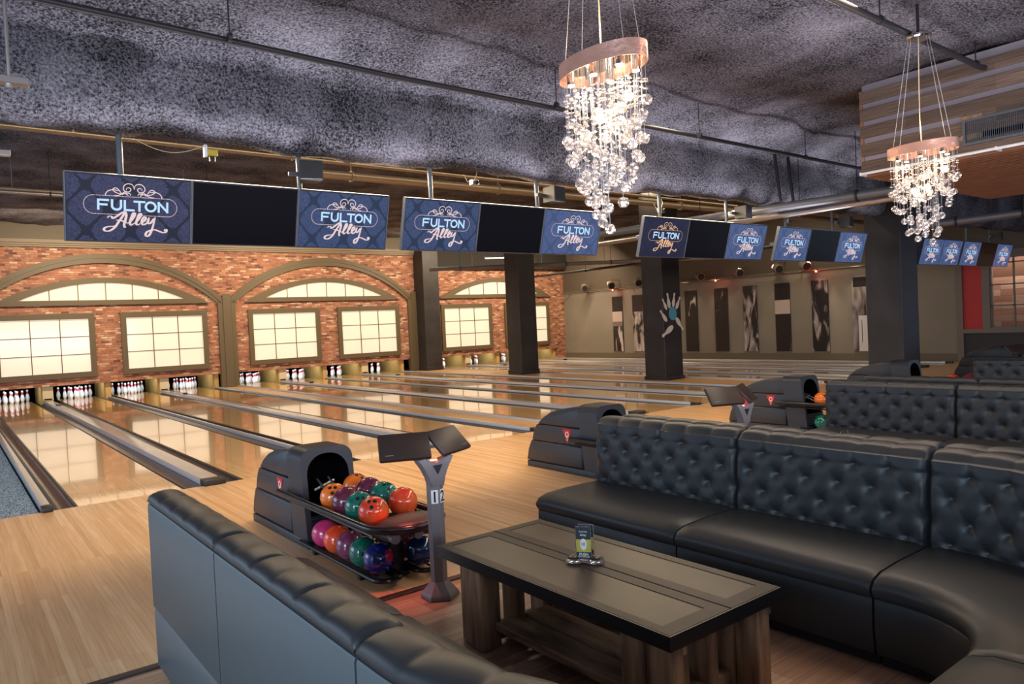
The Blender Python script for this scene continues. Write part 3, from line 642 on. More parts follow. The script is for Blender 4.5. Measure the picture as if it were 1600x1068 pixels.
def make_tv(kind):
    """origin at the screen's lower centre; local z up the screen"""
    t = thing('television', 'x', 'television')
    MB().bx(-TW/2, TW/2, 0, .06, 0, TH, bev=.006).build('screen_case', m_bezel, t)
    m_ = MB(); m_.bx(-TW/2-.004, -TW/2+.004, -.004, .05, 0, TH); m_.bx(TW/2-.004, TW/2+.004, -.004, .05, 0, TH); m_.bx(-TW/2, TW/2, -.004, .05, TH-.001, TH+.006)
    m_.build('edge_trim', m_slim, t, smooth=False)
    if kind == 'off':
        MB().bx(-TW/2+.012, TW/2-.012, -.003, 0, .014, TH-.012).build('dark_screen', m_gloss, t, smooth=False); return t
    sm = scr_mats[kind]; q = MB(); q.bx(-TW/2+.012, TW/2-.012, -.003, .0, -TH/2+.014, TH/2-.012); o = q.build('lit_screen', sm, t, smooth=False); o.location = (0, 0, TH/2)
    orange = kind == 2
    m_ = MB()
    for P in letters(): stroke_poly(m_, P, .0185, -.0065)
    o = m_.build('lettering', m_txt, t, smooth=False, fix=False); o.location = (0, 0, TH/2)
    m_ = MB()
    for j, P in enumerate(SCR):
        ribbon(m_, polysmooth([px(x, y_) for x, y_ in P], 6), .0155, -.006-.0002*j, wf=lambda dx, dz: .62+.75*abs(dz))
    o = m_.build('script_lettering', m_scro if orange else m_scr, t, smooth=False, fix=False); o.location = (0, 0, TH/2)
    m_ = MB()
    for j, P in enumerate(ORN):
        for mm in (0, 1):
            Q = unslope(mirror(P) if mm else P); ribbon(m_, polysmooth(Q, 6), .0080, -.005-.0002*j-.0011*mm)
    zc = .058*TH; hw, hh = .315, .082     # dotted pill outline with a gap under the middle
    N_ = 150; per = []
    for q in range(N_):
        s_ = q/N_*(4*hw+2*PI*hh)
        if s_ < 2*hw: P = (-hw+s_, hh)
        elif s_ < 2*hw+PI*hh: a = PI/2-(s_-2*hw)/hh; P = (hw+hh*math.cos(a), hh*math.sin(a))
        elif s_ < 4*hw+PI*hh: P = (hw-(s_-2*hw-PI*hh), -hh)
        else: a = -PI/2-(s_-4*hw-PI*hh)/hh; P = (-hw+hh*math.cos(a), hh*math.sin(a))
        per.append(P)
    for (x, z) in per:
        if z < -hh+.001 and -.12 < x < .09: continue
        x = x*.97+.008; r_ = .0033; z += zc
        m_.bm.faces.new([m_.bm.verts.new((x+a, -.0055, z+c)) for a, c in ((-r_, -r_), (r_, -r_), (r_, r_), (-r_, r_))])
    o = m_.build('ornament', m_scro if orange else m_scr, t, smooth=False, fix=False); o.location = (0, 0, TH/2)
    return t
protos = {}
groups = [('above the first pair of lanes', -.165, (0, 'off', 1)), ('above the third and fourth lanes', 3.185, (1, 'off', 3)), ('above the fifth and sixth lanes', 7.20, (2, 'off', 3)), ('above the seventh and eighth lanes', 10.72, (3, 'off', 3)), ('beyond the last column', 15.42, ('off', 3, 3)), ('at the far end by the red panel', 18.66, (3, 'off', 3))]
pos3 = ['first', 'middle', 'last']
for gname, x0, kinds in groups:
    for j, kd in enumerate(kinds):
        if kd not in protos: t = protos[kd] = make_tv(kd)
        else: t = dup(protos[kd])
        t.location = (x0+TW/2+j*(TW+.012), -1.64, 2.655); t.rotation_euler = (TILT, 0, 0)
        what = 'switched off black television' if kd == 'off' else ('television with dark navy logo screen' if kd == 2 else 'television with blue patterned logo screen')
        tag(t, '%s, %s of three %s' % (what.replace('television with blue patterned logo screen', 'television with blue logo screen'), pos3[j], gname), 'television', 'televisions ' + gname)
# poles, loudspeakers
for gname, x0, kinds in groups:
    tag(MB().bx(x0+.1, x0+3.0, -1.66, -1.52, 2.93, 2.99, bev=.005).build('mounting_rail', m_pole), 'grey steel rail holding the televisions ' + gname, 'rail', 'television rails')
poles = [(.32, 'above the first television from the carpet'), (2.04, 'behind the loudspeaker nearest the carpet'), (3.68, 'above the second group of televisions'), (5.35, 'behind the second loudspeaker'), (7.83, 'above the navy television'), (9.53, 'behind the third loudspeaker'), (11.30, 'above the fourth group of televisions'), (12.95, 'behind the fourth loudspeaker'), (16.6, 'above the screens beyond the last column'), (19.4, 'above the screens by the red panel'), (20.9, 'at the far end of the screen row')]
for x, ph in poles:
    t = thing('ceiling_pole', 'grey steel television pole ' + ph, 'pole', (x, -1.55, 3.0)); MB().cyl((0, 0, 0), (0, 0, .70), .027, seg=12).build('pole_tube', m_pole, t)
    MB().bx(-.16, .16, -.035, .035, .0, .06, bev=.008).build('mounting_plate', m_pole, t)
for i, x in enumerate((2.10, 5.46, 9.70, 13.10, 20.85)):
    t = thing('loudspeaker', 'black wedge loudspeaker on a ceiling pole, %s from the carpet' % ORD[i], 'loudspeaker', (x, -1.66, 3.44), math.radians(-14 if i == 0 else 12), group='loudspeakers above the televisions')
    m_ = MB(); m_.prism([(-.12, -.13), (.12, -.13), (.075, .09), (-.075, .09)], .2, lambda a, c, t_: (a, c-.06, t_-.1)); m_.build('cabinet', mat('speaker_case', (.05, .045, .04), .5) if i == 0 else bpy.data.materials['speaker_case'], t)
    MB().bx(-.115, .115, -.20, -.19, -.095, .095, bev=.004).build('grille', m_black, t); MB().bx(-.2, .1, .02, .07, -.02, .02).build('bracket', m_pole, t)

# ------------------------------------------------------------------ pipes, ducts and conduits under the ceiling
def pipe(name, pts, r, m, label, cat='pipe', hang=None, top=4.7):
    a = Vector(pts[0]); t = thing(name, label, cat, tuple(a)); loc = [tuple(Vector(p)-a) for p in pts]
    m_ = MB(); m_.tube(loc, r, 12); m_.build('pipe_run', m, t)
    if hang:
        d = Vector(loc[-1])-Vector(loc[0])
        for h in hang:
            p = Vector(loc[0])+d*h; m_ = MB(); m_.cyl(tuple(p), (p.x, p.y, top-a.z+.05), .007, seg=6); m_.tube([tuple(p-d.normalized()*.015), tuple(p+d.normalized()*.015)], r*1.35, 12); m_.build('hanger', m_piped if m != m_pipew else m_pipew, t)
    return t
pipe('sprinkler_pipe', [(-1.0, -2.98, 4.22), (2.5, -2.76, 4.22), (12.4, -2.62, 4.22)], .028, m_piped, 'long black pipe crossing under the dark ceiling from corner to timber bulkhead', hang=(.145, .42, .62, .83), top=4.7)
pipe('sprinkler_pipe', [(3.6, -5.80, 4.47), (8.55, -5.78, 4.45), (8.68, -5.78, 4.46)], .032, m_piped, 'black pipe ending at the timber bulkhead above the farther chandelier', hang=(.5, .95), top=4.72)
pipe('brass_conduit', [(-1.5, 1.0, 4.27), (13.5, 1.0, 4.20)], .028, m_pipew, 'thin brass coloured pipe above the screens, upper of the two', hang=(.12, .3, .45, .6, .8), top=5.45)
pipe('round_duct', [(3.85, 2.0, 4.29), (14.4, 2.0, 4.32), (21.6, 2.0, 4.34)], .07, m_pipew, 'thick warm lit metal duct running above the televisions', 'duct', hang=(.03, .2, .33, .5, .7, .9), top=5.45)
pipe('brass_conduit', [(-3, 8.0, 4.84), (7.5, 8.0, 4.74)], .045, m_pipew, 'brown pipe near the brick wall on the carpet side', hang=(.3, .6), top=5.45)
pipe('brass_conduit', [(-2.2, 7.4, 4.66), (7.5, 7.4, 4.60)], .035, m_pipes, 'pale straight conduit just beneath the brown pipe', hang=(.3, .6), top=5.45)
t = pipe('drain_pipe', [(10.70, -4.15, 3.53), (10.20, -.43, 3.53), (9.75, 3.2, 3.53)], .072, m_pipeg, 'thick dark grey pipe running lengthwise above the screens', hang=(.03, .12), top=4.5)
m_ = MB(); m_.tube([(-.84, 6.35, 0), (-.865, 6.6, 0)], .078, 12); m_.build('green_tape', m_green, t)
pipe('drain_pipe', [(11.0, -4.15, 3.46), (10.83, -.82, 3.46), (10.75, 4.2, 3.46)], .058, m_pipes, 'silver pipe beside the thick grey pipe', hang=(.25, .5), top=5.4)
pipe('drain_pipe', [(13.56, -5.4, 3.22), (13.56, -2.8, 3.22)], .07, m_pipeg, 'short grey pipe under the timber bulkhead', hang=(.3, .7), top=4.6)
pipe('drain_pipe', [(12.8, 13.4, 3.83), (17.25, 10.5, 3.83), (22.0, 7.4, 3.83)], .07, m_taupe, 'slanting taupe pipe in front of the third brick bay', hang=(.1, .3, .45, .6, .8), top=5.45)
pipe('drain_pipe', [(19.85, 16.9, 3.80), (19.83, 3.0, 3.80)], .05, m_piped, 'dark pipe running towards the end of the brick wall', hang=(.1, .3, .5, .8), top=5.45)
t = thing('strip_light', 'lit fluorescent strip light in front of the third brick bay', 'lamp', (15.9, 13.4, 4.32), math.radians(-28))
MB().bx(-.55, .55, -.05, .05, 0, .05, bev=.01).build('fitting', m_pipeg, t); MB().bx(-.5, .5, -.03, .03, -.03, .0, bev=.01).build('lit_tube', m_fluor, t)
m_ = MB(); m_.cyl((-.4, 0, .04), (-.4, 0, 1.2), .008, seg=6); m_.cyl((.4, 0, .04), (.4, 0, 1.2), .008, seg=6); m_.build('hanger', m_piped, t)
for i, x in enumerate((10.35, 10.75)):
    pipe('vertical_conduit', [(x, -2.06, 3.62), (x, -1.98, 4.45)], .026, m_piped, 'dark vertical conduit against the ceiling beam, %s of two' % ['nearer the screens', 'nearer the bulkhead'][i])
# clutter of hanging rods in front of the third bay
for i, (x, y_) in enumerate(((13.9, 12.2), (14.4, 13.0), (15.2, 12.5), (16.2, 11.6), (17.6, 10.6), (18.1, 9.9), (18.6, 12.2), (19.2, 11.0))):
    tag(MB().cyl((x, y_, 3.9 if i % 2 else 4.1), (x, y_, 5.45), .012, seg=6).build('hanger_rod', m_pipew), 'thin hanging rod in front of the third brick bay', 'rod', 'hanging rods by the third brick bay')
# hanging track at the carpet side
for i, (x, y_, z, h) in enumerate(((-.62, -3.2, 3.53, 1.25), (-.60, -1.1, 3.50, .2))):
    t = thing('hanging_track', ['grey metal track hung on a rod near the corner, larger one', 'grey metal track end, smaller one below the larger'][i], 'track', (x, y_, z))
    MB().bx(-.3, .11, -.04, .04, -.025, .025, bev=.004).build('track_bar', m_pipes, t)
    m_ = MB(); m_.cyl((.0, 0, .02), (.0, 0, h), .012, seg=8); m_.cyl((0, 0, -.05), (0, 0, -.02), .02, seg=8); m_.build('rod', m_pipes, t)
t = thing('projector_lamp', 'small white and yellow device fixed under the beam', 'device', (1.15, -1.45, 3.62))
MB().bx(-.05, -.02, -.03, .03, -.06, .06, bev=.004).build('bracket', m_white, t); MB().bx(-.02, .08, -.04, .04, -.05, .02, bev=.01).build('housing', mat('device_yellow', (.55, .40, .05), .4), t); MB().cyl((.03, 0, -.05), (.03, 0, -.1), .03, seg=12).build('lens', m_black, t)
mb = MB(); mb.tube([(x_, -1.5, 3.66-.10*math.sin(PI*(x_-.45)/.65)) for x_ in [.45+.65*q/10 for q in range(11)]], .004, 5)
tag(mb.build('loose_cable', m_cream), 'thin pale cable sagging beside the small yellow device', 'cable')
for i, (x, z) in enumerate(((4.40, 3.57), (7.98, 3.42), (11.55, 3.42))):
    t = thing('junction_camera', 'small pale camera bracket above the %s group of televisions' % ['second', 'third', 'fourth'][i], 'camera', (x, -1.45, z))
    MB().bx(-.05, .05, -.04, .04, -.035, .035, bev=.006).build('housing', m_pipes, t); MB().cyl((.0, -.04, 0), (0, -.07, -.01), .025, seg=10).build('lens', m_black, t)
    m_ = MB(); m_.tube([(0, 0, .03), (.05, 0, .12), (.0, 0, .2)], .005, 5); m_.tube([(0, 0, .03), (-.1, 0, .0), (-.16, 0, .09)], .004, 5); m_.build('wire', m_cream, t)

# ------------------------------------------------------------------ timber bulkhead with vent
bx0, by1, bz0, bz1 = 8.8, -4.25, 3.52, 4.72
t = thing('timber_bulkhead', 'large bulkhead clad in reclaimed boards with lilac gaps at the ceiling', 'bulkhead', (bx0, by1, bz0))
MB().bx(.02, 4.4, -5.2, -.02, .02, 1.18).build('core', mat('lilac_wall', (.30, .25, .27), .6), t, smooth=False)
m_bk = boards('bulkhead_boards', [(.20, .13, .095), (.12, .08, .06), (.26, .18, .135), (.16, .11, .085)], .165, 1.6, .75, 'Yv', seam=.002, grain=1.0, bscale=1.6)
zz = [(0, .17), (.235, .40), (.475, .63), (.70, .86), (.93, 1.08), (1.14, 1.19)]
for i, (a, c) in enumerate(zz):
    if i == 5: continue
    MB().bx(-.02, .02, -5.2, .0, a, c, bev=.004).build('cladding_board', m_bk, t)
MB().bx(-.015, .02, -1.45, -1.22, .05, .46, bev=.003).build('upright_board', m_legwood, t)
MB().bx(-.012, .02, -5.2, -1.28, .0, .55, bev=.003).build('infill_board', m_bk, t)
m_o = mat('slat_orange', (.42, .20, .11), .6, var=(5, (.27, .12, .065), .3, .7, (6, .6, 1)))
for i in range(34): MB().bx(.04+i*.128, .04+i*.128+.075, -5.2, 0, -.035, .0, bev=.004).build('soffit_slat', m_o, t)
MB().bx(-.0, .02, -.03, .01, 0, 1.1).build('edge_strip', m_o, t)
for i in range(26): pass
t = thing('air_vent', 'grey louvred ventilation grille set in the timber bulkhead', 'vent', (bx0-.03, -5.50, 3.62))
MB().bx(.05, 4.3, -5.15, -.05, -.004, .016).build('soffit_backing', m_rubber, bpy.data.objects['timber_bulkhead'], smooth=False)
m_ = MB(); m_.ring([(0, 0), (-1.1, 0), (-1.1, .31), (0, .31)], [(-.03, .03), (-1.07, .03), (-1.07, .28), (-.03, .28)], .03, lambda a, c, t_: (t_-.02, a, c)); m_.build('vent_frame', m_pole, t, smooth=False)
m_ = MB()
for q in range(50): m_.box((.0, -.04-q*.0208, .155), (.012, .006, .25), Matrix.Rotation(.5, 3, 'Z'))
m_.build('louvres', m_pole, t, smooth=False); MB().bx(.018, .022, -1.07, -.03, .03, .28).build('duct_opening', m_pit, t, smooth=False)
t = thing('track_light_rail', 'slim white rail along the lower edge of the timber bulkhead', 'rail', (bx0-.16, by1-.05, 3.50))
MB().cyl((0, 0, 0), (0, -5, 0), .018, seg=8).build('rail_tube', m_white, t); MB().bx(-.02, .14, -.02, .0, -.02, .02).build('bracket', m_white, t); MB().bx(-.02, .14, -1.6, -1.58, -.02, .02).build('bracket', m_white, t)

# ------------------------------------------------------------------ chandeliers
m_crys = bpy.data.materials.new('cut_crystal'); m_crys.use_nodes = True
nt = m_crys.node_tree; nt.nodes.clear(); out = N(nt, 'ShaderNodeOutputMaterial'); gl = N(nt, 'ShaderNodeBsdfGlass'); gl.inputs['IOR'].default_value = 1.45; gl.inputs['Roughness'].default_value = .0
trn = N(nt, 'ShaderNodeBsdfTransparent'); gy = N(nt, 'ShaderNodeBsdfGlossy'); gy.inputs['Roughness'].default_value = .08; gy.inputs['Color'].default_value = (1, .92, .85, 1)
dif = N(nt, 'ShaderNodeBsdfTranslucent'); dif.inputs['Color'].default_value = (.95, .88, .82, 1)
a1 = N(nt, 'ShaderNodeMixShader'); a1.inputs[0].default_value = .10; a2 = N(nt, 'ShaderNodeMixShader'); a2.inputs[0].default_value = .13
nt.links.new(gl.outputs[0], a1.inputs[1]); nt.links.new(gy.outputs[0], a1.inputs[2]); nt.links.new(a1.outputs[0], a2.inputs[1]); nt.links.new(dif.outputs[0], a2.inputs[2]); lw = N(nt, 'ShaderNodeLayerWeight'); lw.inputs[0].default_value = .35; trn.inputs[0].default_value = (.97, .96, .95, 1); th = N(nt, 'ShaderNodeMixShader')
nt.links.new(math_n(nt, 'ADD', math_n(nt, 'MULTIPLY', lw.outputs[1], .75), .06), th.inputs[0]); nt.links.new(trn.outputs[0], th.inputs[1]); nt.links.new(gy.outputs[0], th.inputs[2])
a3 = N(nt, 'ShaderNodeMixShader'); a3.inputs[0].default_value = .55; nt.links.new(a2.outputs[0], a3.inputs[1]); nt.links.new(th.outputs[0], a3.inputs[2]); nt.links.new(a3.outputs[0], out.inputs[0])
m_bead = mat('bead_crystal', (.80, .68, .60), .1, spec=.8, trans=.5)
m_band = mat('copper_mirror_band', (.50, .27, .20), .32, metal=.5, bump=(7, .5, .03))
m_chrome = mat('chrome', (.7, .68, .66), .1, metal=1)
m_wire = mat('steel_wire', (.45, .42, .40), .4, metal=.7)
m_ = MB(); m_.ball((0, 0, 0), .033, 2); crystal = m_.build('crystal_ball', m_crys, smooth=False); crystal_me = crystal.data; bpy.data.objects.remove(crystal)
def chandelier(loc, label, seed, top):
    rnd = random.Random(seed); t = thing('chandelier', label, 'chandelier', loc, group=None)
    A, B = .175, .335
    m_ = MB(); seg = 40; L = []
    for (ra, z) in ((1, 0), (1, .095), (.985, .095), (.985, 0)): L.append([m_.bm.verts.new((A*ra*math.cos(2*PI*q/seg), B*ra*math.sin(2*PI*q/seg), z)) for q in range(seg)])
    for j in range(4):
        for q in range(seg): m_.bm.faces.new((L[j][q], L[j][(q+1) % seg], L[(j+1) % 4][(q+1) % seg], L[(j+1) % 4][q]))
    m_.build('mirror_band', m_band, t)
    m_ = MB(); m_.prism([(A*.98*math.cos(2*PI*q/seg), B*.98*math.sin(2*PI*q/seg)) for q in range(seg)], .01, lambda a, c, t_: (a, c, .035+t_)); m_.build('crystal_plate', m_chrome, t)
    for (bx_, by_) in ((-.08, -.22), (.08, -.2), (-.09, -.02), (.09, .02), (-.07, .2), (.08, .19)):
        MB().cyl((bx_, by_, -.035), (bx_, by_, .035), .027, seg=12).build('lamp_socket', m_chrome, t); MB().cyl((bx_, by_, -.040), (bx_, by_, -.033), .020, seg=12).build('lit_bulb', m_bulb, t)
    wires = MB(); beads = MB(); n = 82
    for q in range(n):
        rr = math.sqrt((q+.5)/n)*.96; th = q*2.39996; x, y_ = A*rr*math.cos(th), B*rr*math.sin(th)
        mx_ = .34+(1-rr)**.8*.72; ln = mx_-(mx_-.20)*rnd.random()**1.7
        # taper: strands to one side hang longer
        wires.tube([(x, y_, .035), (x, y_, -ln)], .0011, 3, caps=False)
        o = bpy.data.objects.new('crystal_ball', crystal_me); COL.objects.link(o); o.parent = t; o.location = (x, y_, -ln); o.rotation_euler = (rnd.random()*3, rnd.random()*3, 0)
        nb = 2 if ln < .5 else 4
        zb = -.09
        for k_ in range(nb+1):
            zz_ = -.10-(ln-.16)*k_/(nb+.5)-rnd.uniform(0, .03)
            if zz_ > -ln+.04:
                beads.lathe([(.003, -.006), (.014, -.002), (.014, .002), (.003, .006)], (x, y_, zz_), 8)
    wires.build('bead_strings', m_wire, t, fix=False)['kind'] = 'stuff'
    beads.build('octagon_beads', m_bead, t, smooth=False)['kind'] = 'stuff'
    m_ = MB()
    for (x, y_) in ((-.07, -.25), (.07, -.25), (-.07, .25), (.07, .25)): m_.cyl((x, y_, .09), (x*.45, y_*.35, top), .0022, seg=5)
    m_.build('suspension_wires', m_wire, t)
    m_ = MB(); m_.tube([(.0, .0, .05), (.02, .02, top*.3), (-.02, .0, top*.6), (0, 0, top)], .005, 6); m_.build('power_cord', m_cream, t)
    m_ = MB(); m_.lathe([(.11, 0), (.12, .01), (.12, .03), (.08, .06), (.05, .065)], (0, 0, top), 24); m_.build('canopy', m_chrome, t)
    if top < 1.3: MB().cyl((0, 0, top+.06), (0, 0, 4.74-loc[2]), .015, seg=8).build('canopy_rod', m_black, t)
    for (dy, dz) in ((-.18, -.12), (.18, -.12), (0, -.35)): point('chandelier_light', (loc[0], loc[1]+dy, loc[2]+dz), 4.6, (1, .74, .48), .09)
    point('chandelier_light', (loc[0], loc[1], loc[2]+.25), 4.0, (1, .74, .48), .08)
chandelier((2.17, -5.98, 3.235), 'nearer crystal chandelier with oval copper band and glass balls hanging above the table', 3, 1.36)
chandelier((6.78, -5.86, 3.25), 'farther crystal chandelier with its steel canopy showing, beside the timber bulkhead', 11, 1.14)

# ------------------------------------------------------------------ ball returns
def rrect_arch(w_, z0, z1, rtop, n=6):
    h = w_/2; pts = [(-h, z0), (0, z0), (h, z0), (h, (z0+z1-rtop)/2)]
    pts += [(h-rtop+rtop*math.cos(a), z1-rtop+rtop*math.sin(a)) for a in [PI/2*q/n for q in range(n+1)]]
    pts += [(-h+rtop+rtop*math.cos(a), z1-rtop+rtop*math.sin(a)) for a in [PI/2+PI/2*q/n for q in range(n+1)]]
    pts += [(-h, (z0+z1-rtop)/2)]
    return pts
def make_return():
    t = thing('ball_return', 'x', 'ball return')
    side = lambda P, h, name, m, bev=.02: MB().prism(P, 2*h, lambda a, c, t_: (t_-h, a, c), bev=bev).build(name, m, t, angle=50)
    side([(-2.12, 0), (-2.12, .07), (-3.30, .07), (-3.34, 0)], .235, 'skirt', m_ball_ret, .008)
    side([(-2.10, .075), (-2.14, .22), (-2.20, .325), (-3.10, .325), (-3.10, .075)], .230, 'lower_cover', m_ball_ret)
    side([(-2.215, .33), (-2.24, .42), (-2.31, .525), (-3.10, .525), (-3.10, .33)], .224, 'middle_cover', m_ball_ret, .012)
    top = [(-2.315, .53), (-2.41, .61), (-2.56, .685), (-2.75, .735), (-2.95, .762), (-3.10, .77), (-3.10, .53)]
    side(top, .218, 'upper_cover', m_ball_ret)
    out_ = rrect_arch(.46, .0, .795, .10); inn = rrect_arch(.365, .25, .745, .165)
    fr_ = lambda a, c, t_: (a, -3.44+t_+c*.12, c)
    m_ = MB(); m_.ring(out_, inn, .30, fr_, matin=1); m_.build('front_frame', [m_ball_ret, m_pit], t, angle=50)
    MB().bx(-.185, .185, -3.125, -3.105, .24, .745).build('opening_shade_plate', m_pit, t)  # black plate: the hollow's shade is put into its colour
    m_ = MB()
    for q in range(7): m_.bx(-.19, .19, -3.455+.04*(.06+q*.03)/.24, -3.44, .05+q*.032, .065+q*.032)
    m_.build('front_louvres', m_black, t)
    for s_ in (-1, 1):
        b_ = MB(); yc, zc = -2.86, .430; b_.prism([(-.075, .075), (.075, .075), (0, -.085)], .004, lambda a, c, t_: (s_*(.2245+t_), yc-s_*a*-1, zc+c), bev=0); bd = b_.build('badge', m_redl, t, smooth=False)
        q = MB(); n = 20
        ro = [(.030*math.cos(2*PI*k_/n), .018+.034*math.sin(2*PI*k_/n)) for k_ in range(n)]; ri = [(.020*math.cos(2*PI*k_/n), .018+.024*math.sin(2*PI*k_/n)) for k_ in range(n)]
        q.ring(ro, ri, .002, lambda a, c, t_: (s_*(.2288+t_), yc+a, zc+c)); q.bx(*sorted((s_*.2288, s_*.2308)), yc-.004, yc+.004, zc-.055, zc+.008)
        q.build('badge_letter', m_white, bd, smooth=False)
    # upper rack
    def loop(hw, y0, y1, z, n=14, nose=.26):
        P = [(-hw, y0, z), (-hw, (y0+y1)/2, z)]
        P += [(hw*math.cos(a), y1+nose-nose*math.sin(a-PI), z) if False else (-hw*math.cos(a), y1+nose-nose*math.sin(a), z) for a in [PI*q/n for q in range(n+1)]]
        P += [(hw, (y0+y1)/2, z), (hw, y0, z)]; return P
    m_ = MB(); m_.tube(loop(.285, -2.98, -4.86, .415), .026, 12); m_.build('upper_rim', m_rim, t)
    m_ = MB(); m_.tube(loop(.255, -3.10, -4.84, .385), .014, 8); 
    for x in (-.235, -.06, .06, .235): m_.tube([(x, -3.0, .355), (x, -4.62, .345)], .011, 8)
    m_.build('upper_rails', m_rim, t)
    m_ = MB()
    def padf(u, v):
        a = PI*(1+u); rr = v; x = .262*math.cos(a)*(.12+.88*rr); y_ = -4.60+(.262*math.sin(a))*(.12+.88*rr)*.95
        return (x, y_, .40+.055*math.cos(rr*PI/2)**.7*(1)+.012)
    n = 20; R = 6; rings = []
    for j in range(R+1):
        rr = j/R; rings.append([m_.bm.verts.new((.265*rr*math.cos(2*PI*q/n), -4.70+.165*rr*math.sin(2*PI*q/n), .405+.065*math.sqrt(max(0, 1-rr*rr)))) for q in range(n)] if j else [m_.bm.verts.new((0, -4.70, .47))])
    for j in range(R):
        for q in range(n):
            if j == 0: m_.bm.faces.new((rings[0][0], rings[1][q], rings[1][(q+1) % n]))
            else: m_.bm.faces.new((rings[j][q], rings[j+1][q], rings[j+1][(q+1) % n], rings[j][(q+1) % n]))
    m_.bm.faces.new(rings[-1]); m_.build('nose_pad', m_pad, t, angle=70)
    m_ = MB(); m_.box((0, -4.45, .335), (.34, .5, .08), bev=.03, seg=2); m_.build('rack_tray', m_black, t)
    for x in (-.13, .05, .16): MB().cyl((x, -4.74, .33), (x+.0, -4.68, .335), .036, seg=14).build('tray_knob', m_grey, t)
    m_ = MB(); m_.bx(-.06, .06, -4.50, -4.36, .02, .31, bev=.01); m_.bx(-.07, .07, -4.55, -3.3, .0, .035, bev=.008); m_.build('support_post', m_black, t)
    for s_ in (-1, 1):
        cx = s_*.155; P = [(cx-.10, -3.34, .055)]+[(cx-.10*math.cos(a), -4.62-.10*math.sin(a), .055) for a in [PI*q/10 for q in range(11)]]+[(cx+.10, -3.34, .055)]
        m_ = MB(); m_.tube(P, .018, 10); m_.tube([(cx-.045, -3.34, .045), (cx-.045, -4.66, .045)], .008, 6); m_.tube([(cx+.045, -3.34, .045), (cx+.045, -4.66, .045)], .008, 6)
        for yy in (-3.6, -4.4): m_.bx(cx-.1, cx+.1, yy-.02, yy+.02, .0, .045)
        m_.build('lower_arm', m_rim, t)
    m_ = MB()
    for x in (-.05, .05): m_.tube([(x, -3.25, .52), (x, -3.6, .37)], .010, 6)
    m_.tube([(-.1, -3.3, .44), (.08, -3.3, .50)], .014, 6); m_.build('feed_rails', m_alu, t)
    return t
RX = [1.409, 4.76, 8.832, 12.177, 17.164]
rn = ['nearest the seats, full of coloured balls', 'half hidden by the nearest tufted sofa', 'beyond the stand marked 3', 'behind the second sofa', 'farthest, behind the third sofa']
ret0 = make_return()
for i, x in enumerate(RX):
    r = ret0 if i == 0 else dup(ret0)
    r.location = (x, 0, 0); tag(r, 'black ball return with red triangle badge, ' + rn[i], 'ball return', 'ball returns on the approach')
# balls
def ball_mat(name, c1, c2, r=.12):
    return mat(name, c1, r, coat=.6, var=(7, c2, .42, .66))
BM = {'orange': ball_mat('ball_orange', (.90, .20, .02), (.75, .12, .02)), 'red_orange': ball_mat('ball_red_orange', (.90, .06, .02), (.80, .16, .04)), 'purple': ball_mat('ball_purple', (.12, .015, .04), (.28, .06, .12)),
      'green': ball_mat('ball_green', (.005, .15, .10), (.03, .28, .20)), 'blue': ball_mat('ball_blue', (.004, .02, .14), (.01, .06, .26)), 'pink': ball_mat('ball_pink', (.55, .03, .14), (.65, .06, .20)), 'crimson': ball_mat('ball_crimson', (.35, .01, .04), (.45, .03, .07)), 'magenta': ball_mat('ball_magenta', (.30, .01, .08), (.42, .03, .14)), 'mauve': ball_mat('ball_mauve', (.20, .03, .09), (.36, .10, .20)), 'night': ball_mat('ball_night_blue', (.004, .02, .08), (.01, .05, .16)), 'splash': ball_mat('ball_blue_red', (.005, .02, .20), (.50, .02, .06))}
BM['splash'].node_tree.nodes['Color Ramp'].color_ramp.elements[0].position = .56; BM['splash'].node_tree.nodes['Color Ramp'].color_ramp.elements[1].position = .60
ball_mesh = {}
def ball(x, y_, z, col, label, group, hole=(-.3, -.75, .6)):
    t = thing('bowling_ball', label, 'bowling ball', (x, y_, z), group=group)
    if col not in ball_mesh:
        m_ = MB(); m_.ball((0, 0, 0), .108, 4); o = m_.build('ball_shell', BM[col], t, angle=180); ball_mesh[col] = o.data
    else:
        o = bpy.data.objects.new('ball_shell', ball_mesh[col]); COL.objects.link(o); o.parent = t
    if hole:
        h = Vector(hole).normalized(); a = h.cross(Vector((0, 0, 1))).normalized(); b_ = a.cross(h)
        for (u, v) in ((-.020, .0), (.020, .0), (0, -.052)):
            d = (h*.108+a*u+b_*v).normalized(); m_ = MB(); m_.cyl(tuple(d*.100), tuple(d*.1087), .0145, seg=12); q = m_.build('finger_hole', m_ink, t)
    return t
G1 = 'balls on the nearest ball return'
x0 = RX[0]
up = [(-.145, -3.80, 'orange', 'orange ball at the back of the upper rack on the sofa side', (-.3, -.5, .8)), (-.145, -4.02, 'purple', 'dark purple ball on the upper rack behind the green one', None), (-.145, -4.24, 'green', 'green ball on the upper rack showing two finger holes', (-.25, -.7, .75)), (-.145, -4.46, 'red_orange', 'bright red-orange ball at the front of the upper rack by the pad', (-.35, -.5, .9)),
      (.145, -3.58, 'orange', 'orange ball on the far side of the upper rack nearest the hood', (.1, -.3, .9)), (.145, -3.82, 'purple', 'purple ball on the far side of the upper rack, beside an orange one', None), (.145, -4.06, 'green', 'green ball on the far side of the upper rack', (.0, -.5, .9)), (.145, -4.36, 'red_orange', 'red-orange ball on the far side of the upper rack by the pad', None)]
for dx, yy, c, lb, hl in up: ball(x0+dx, yy, .472, c, lb, G1, hl)
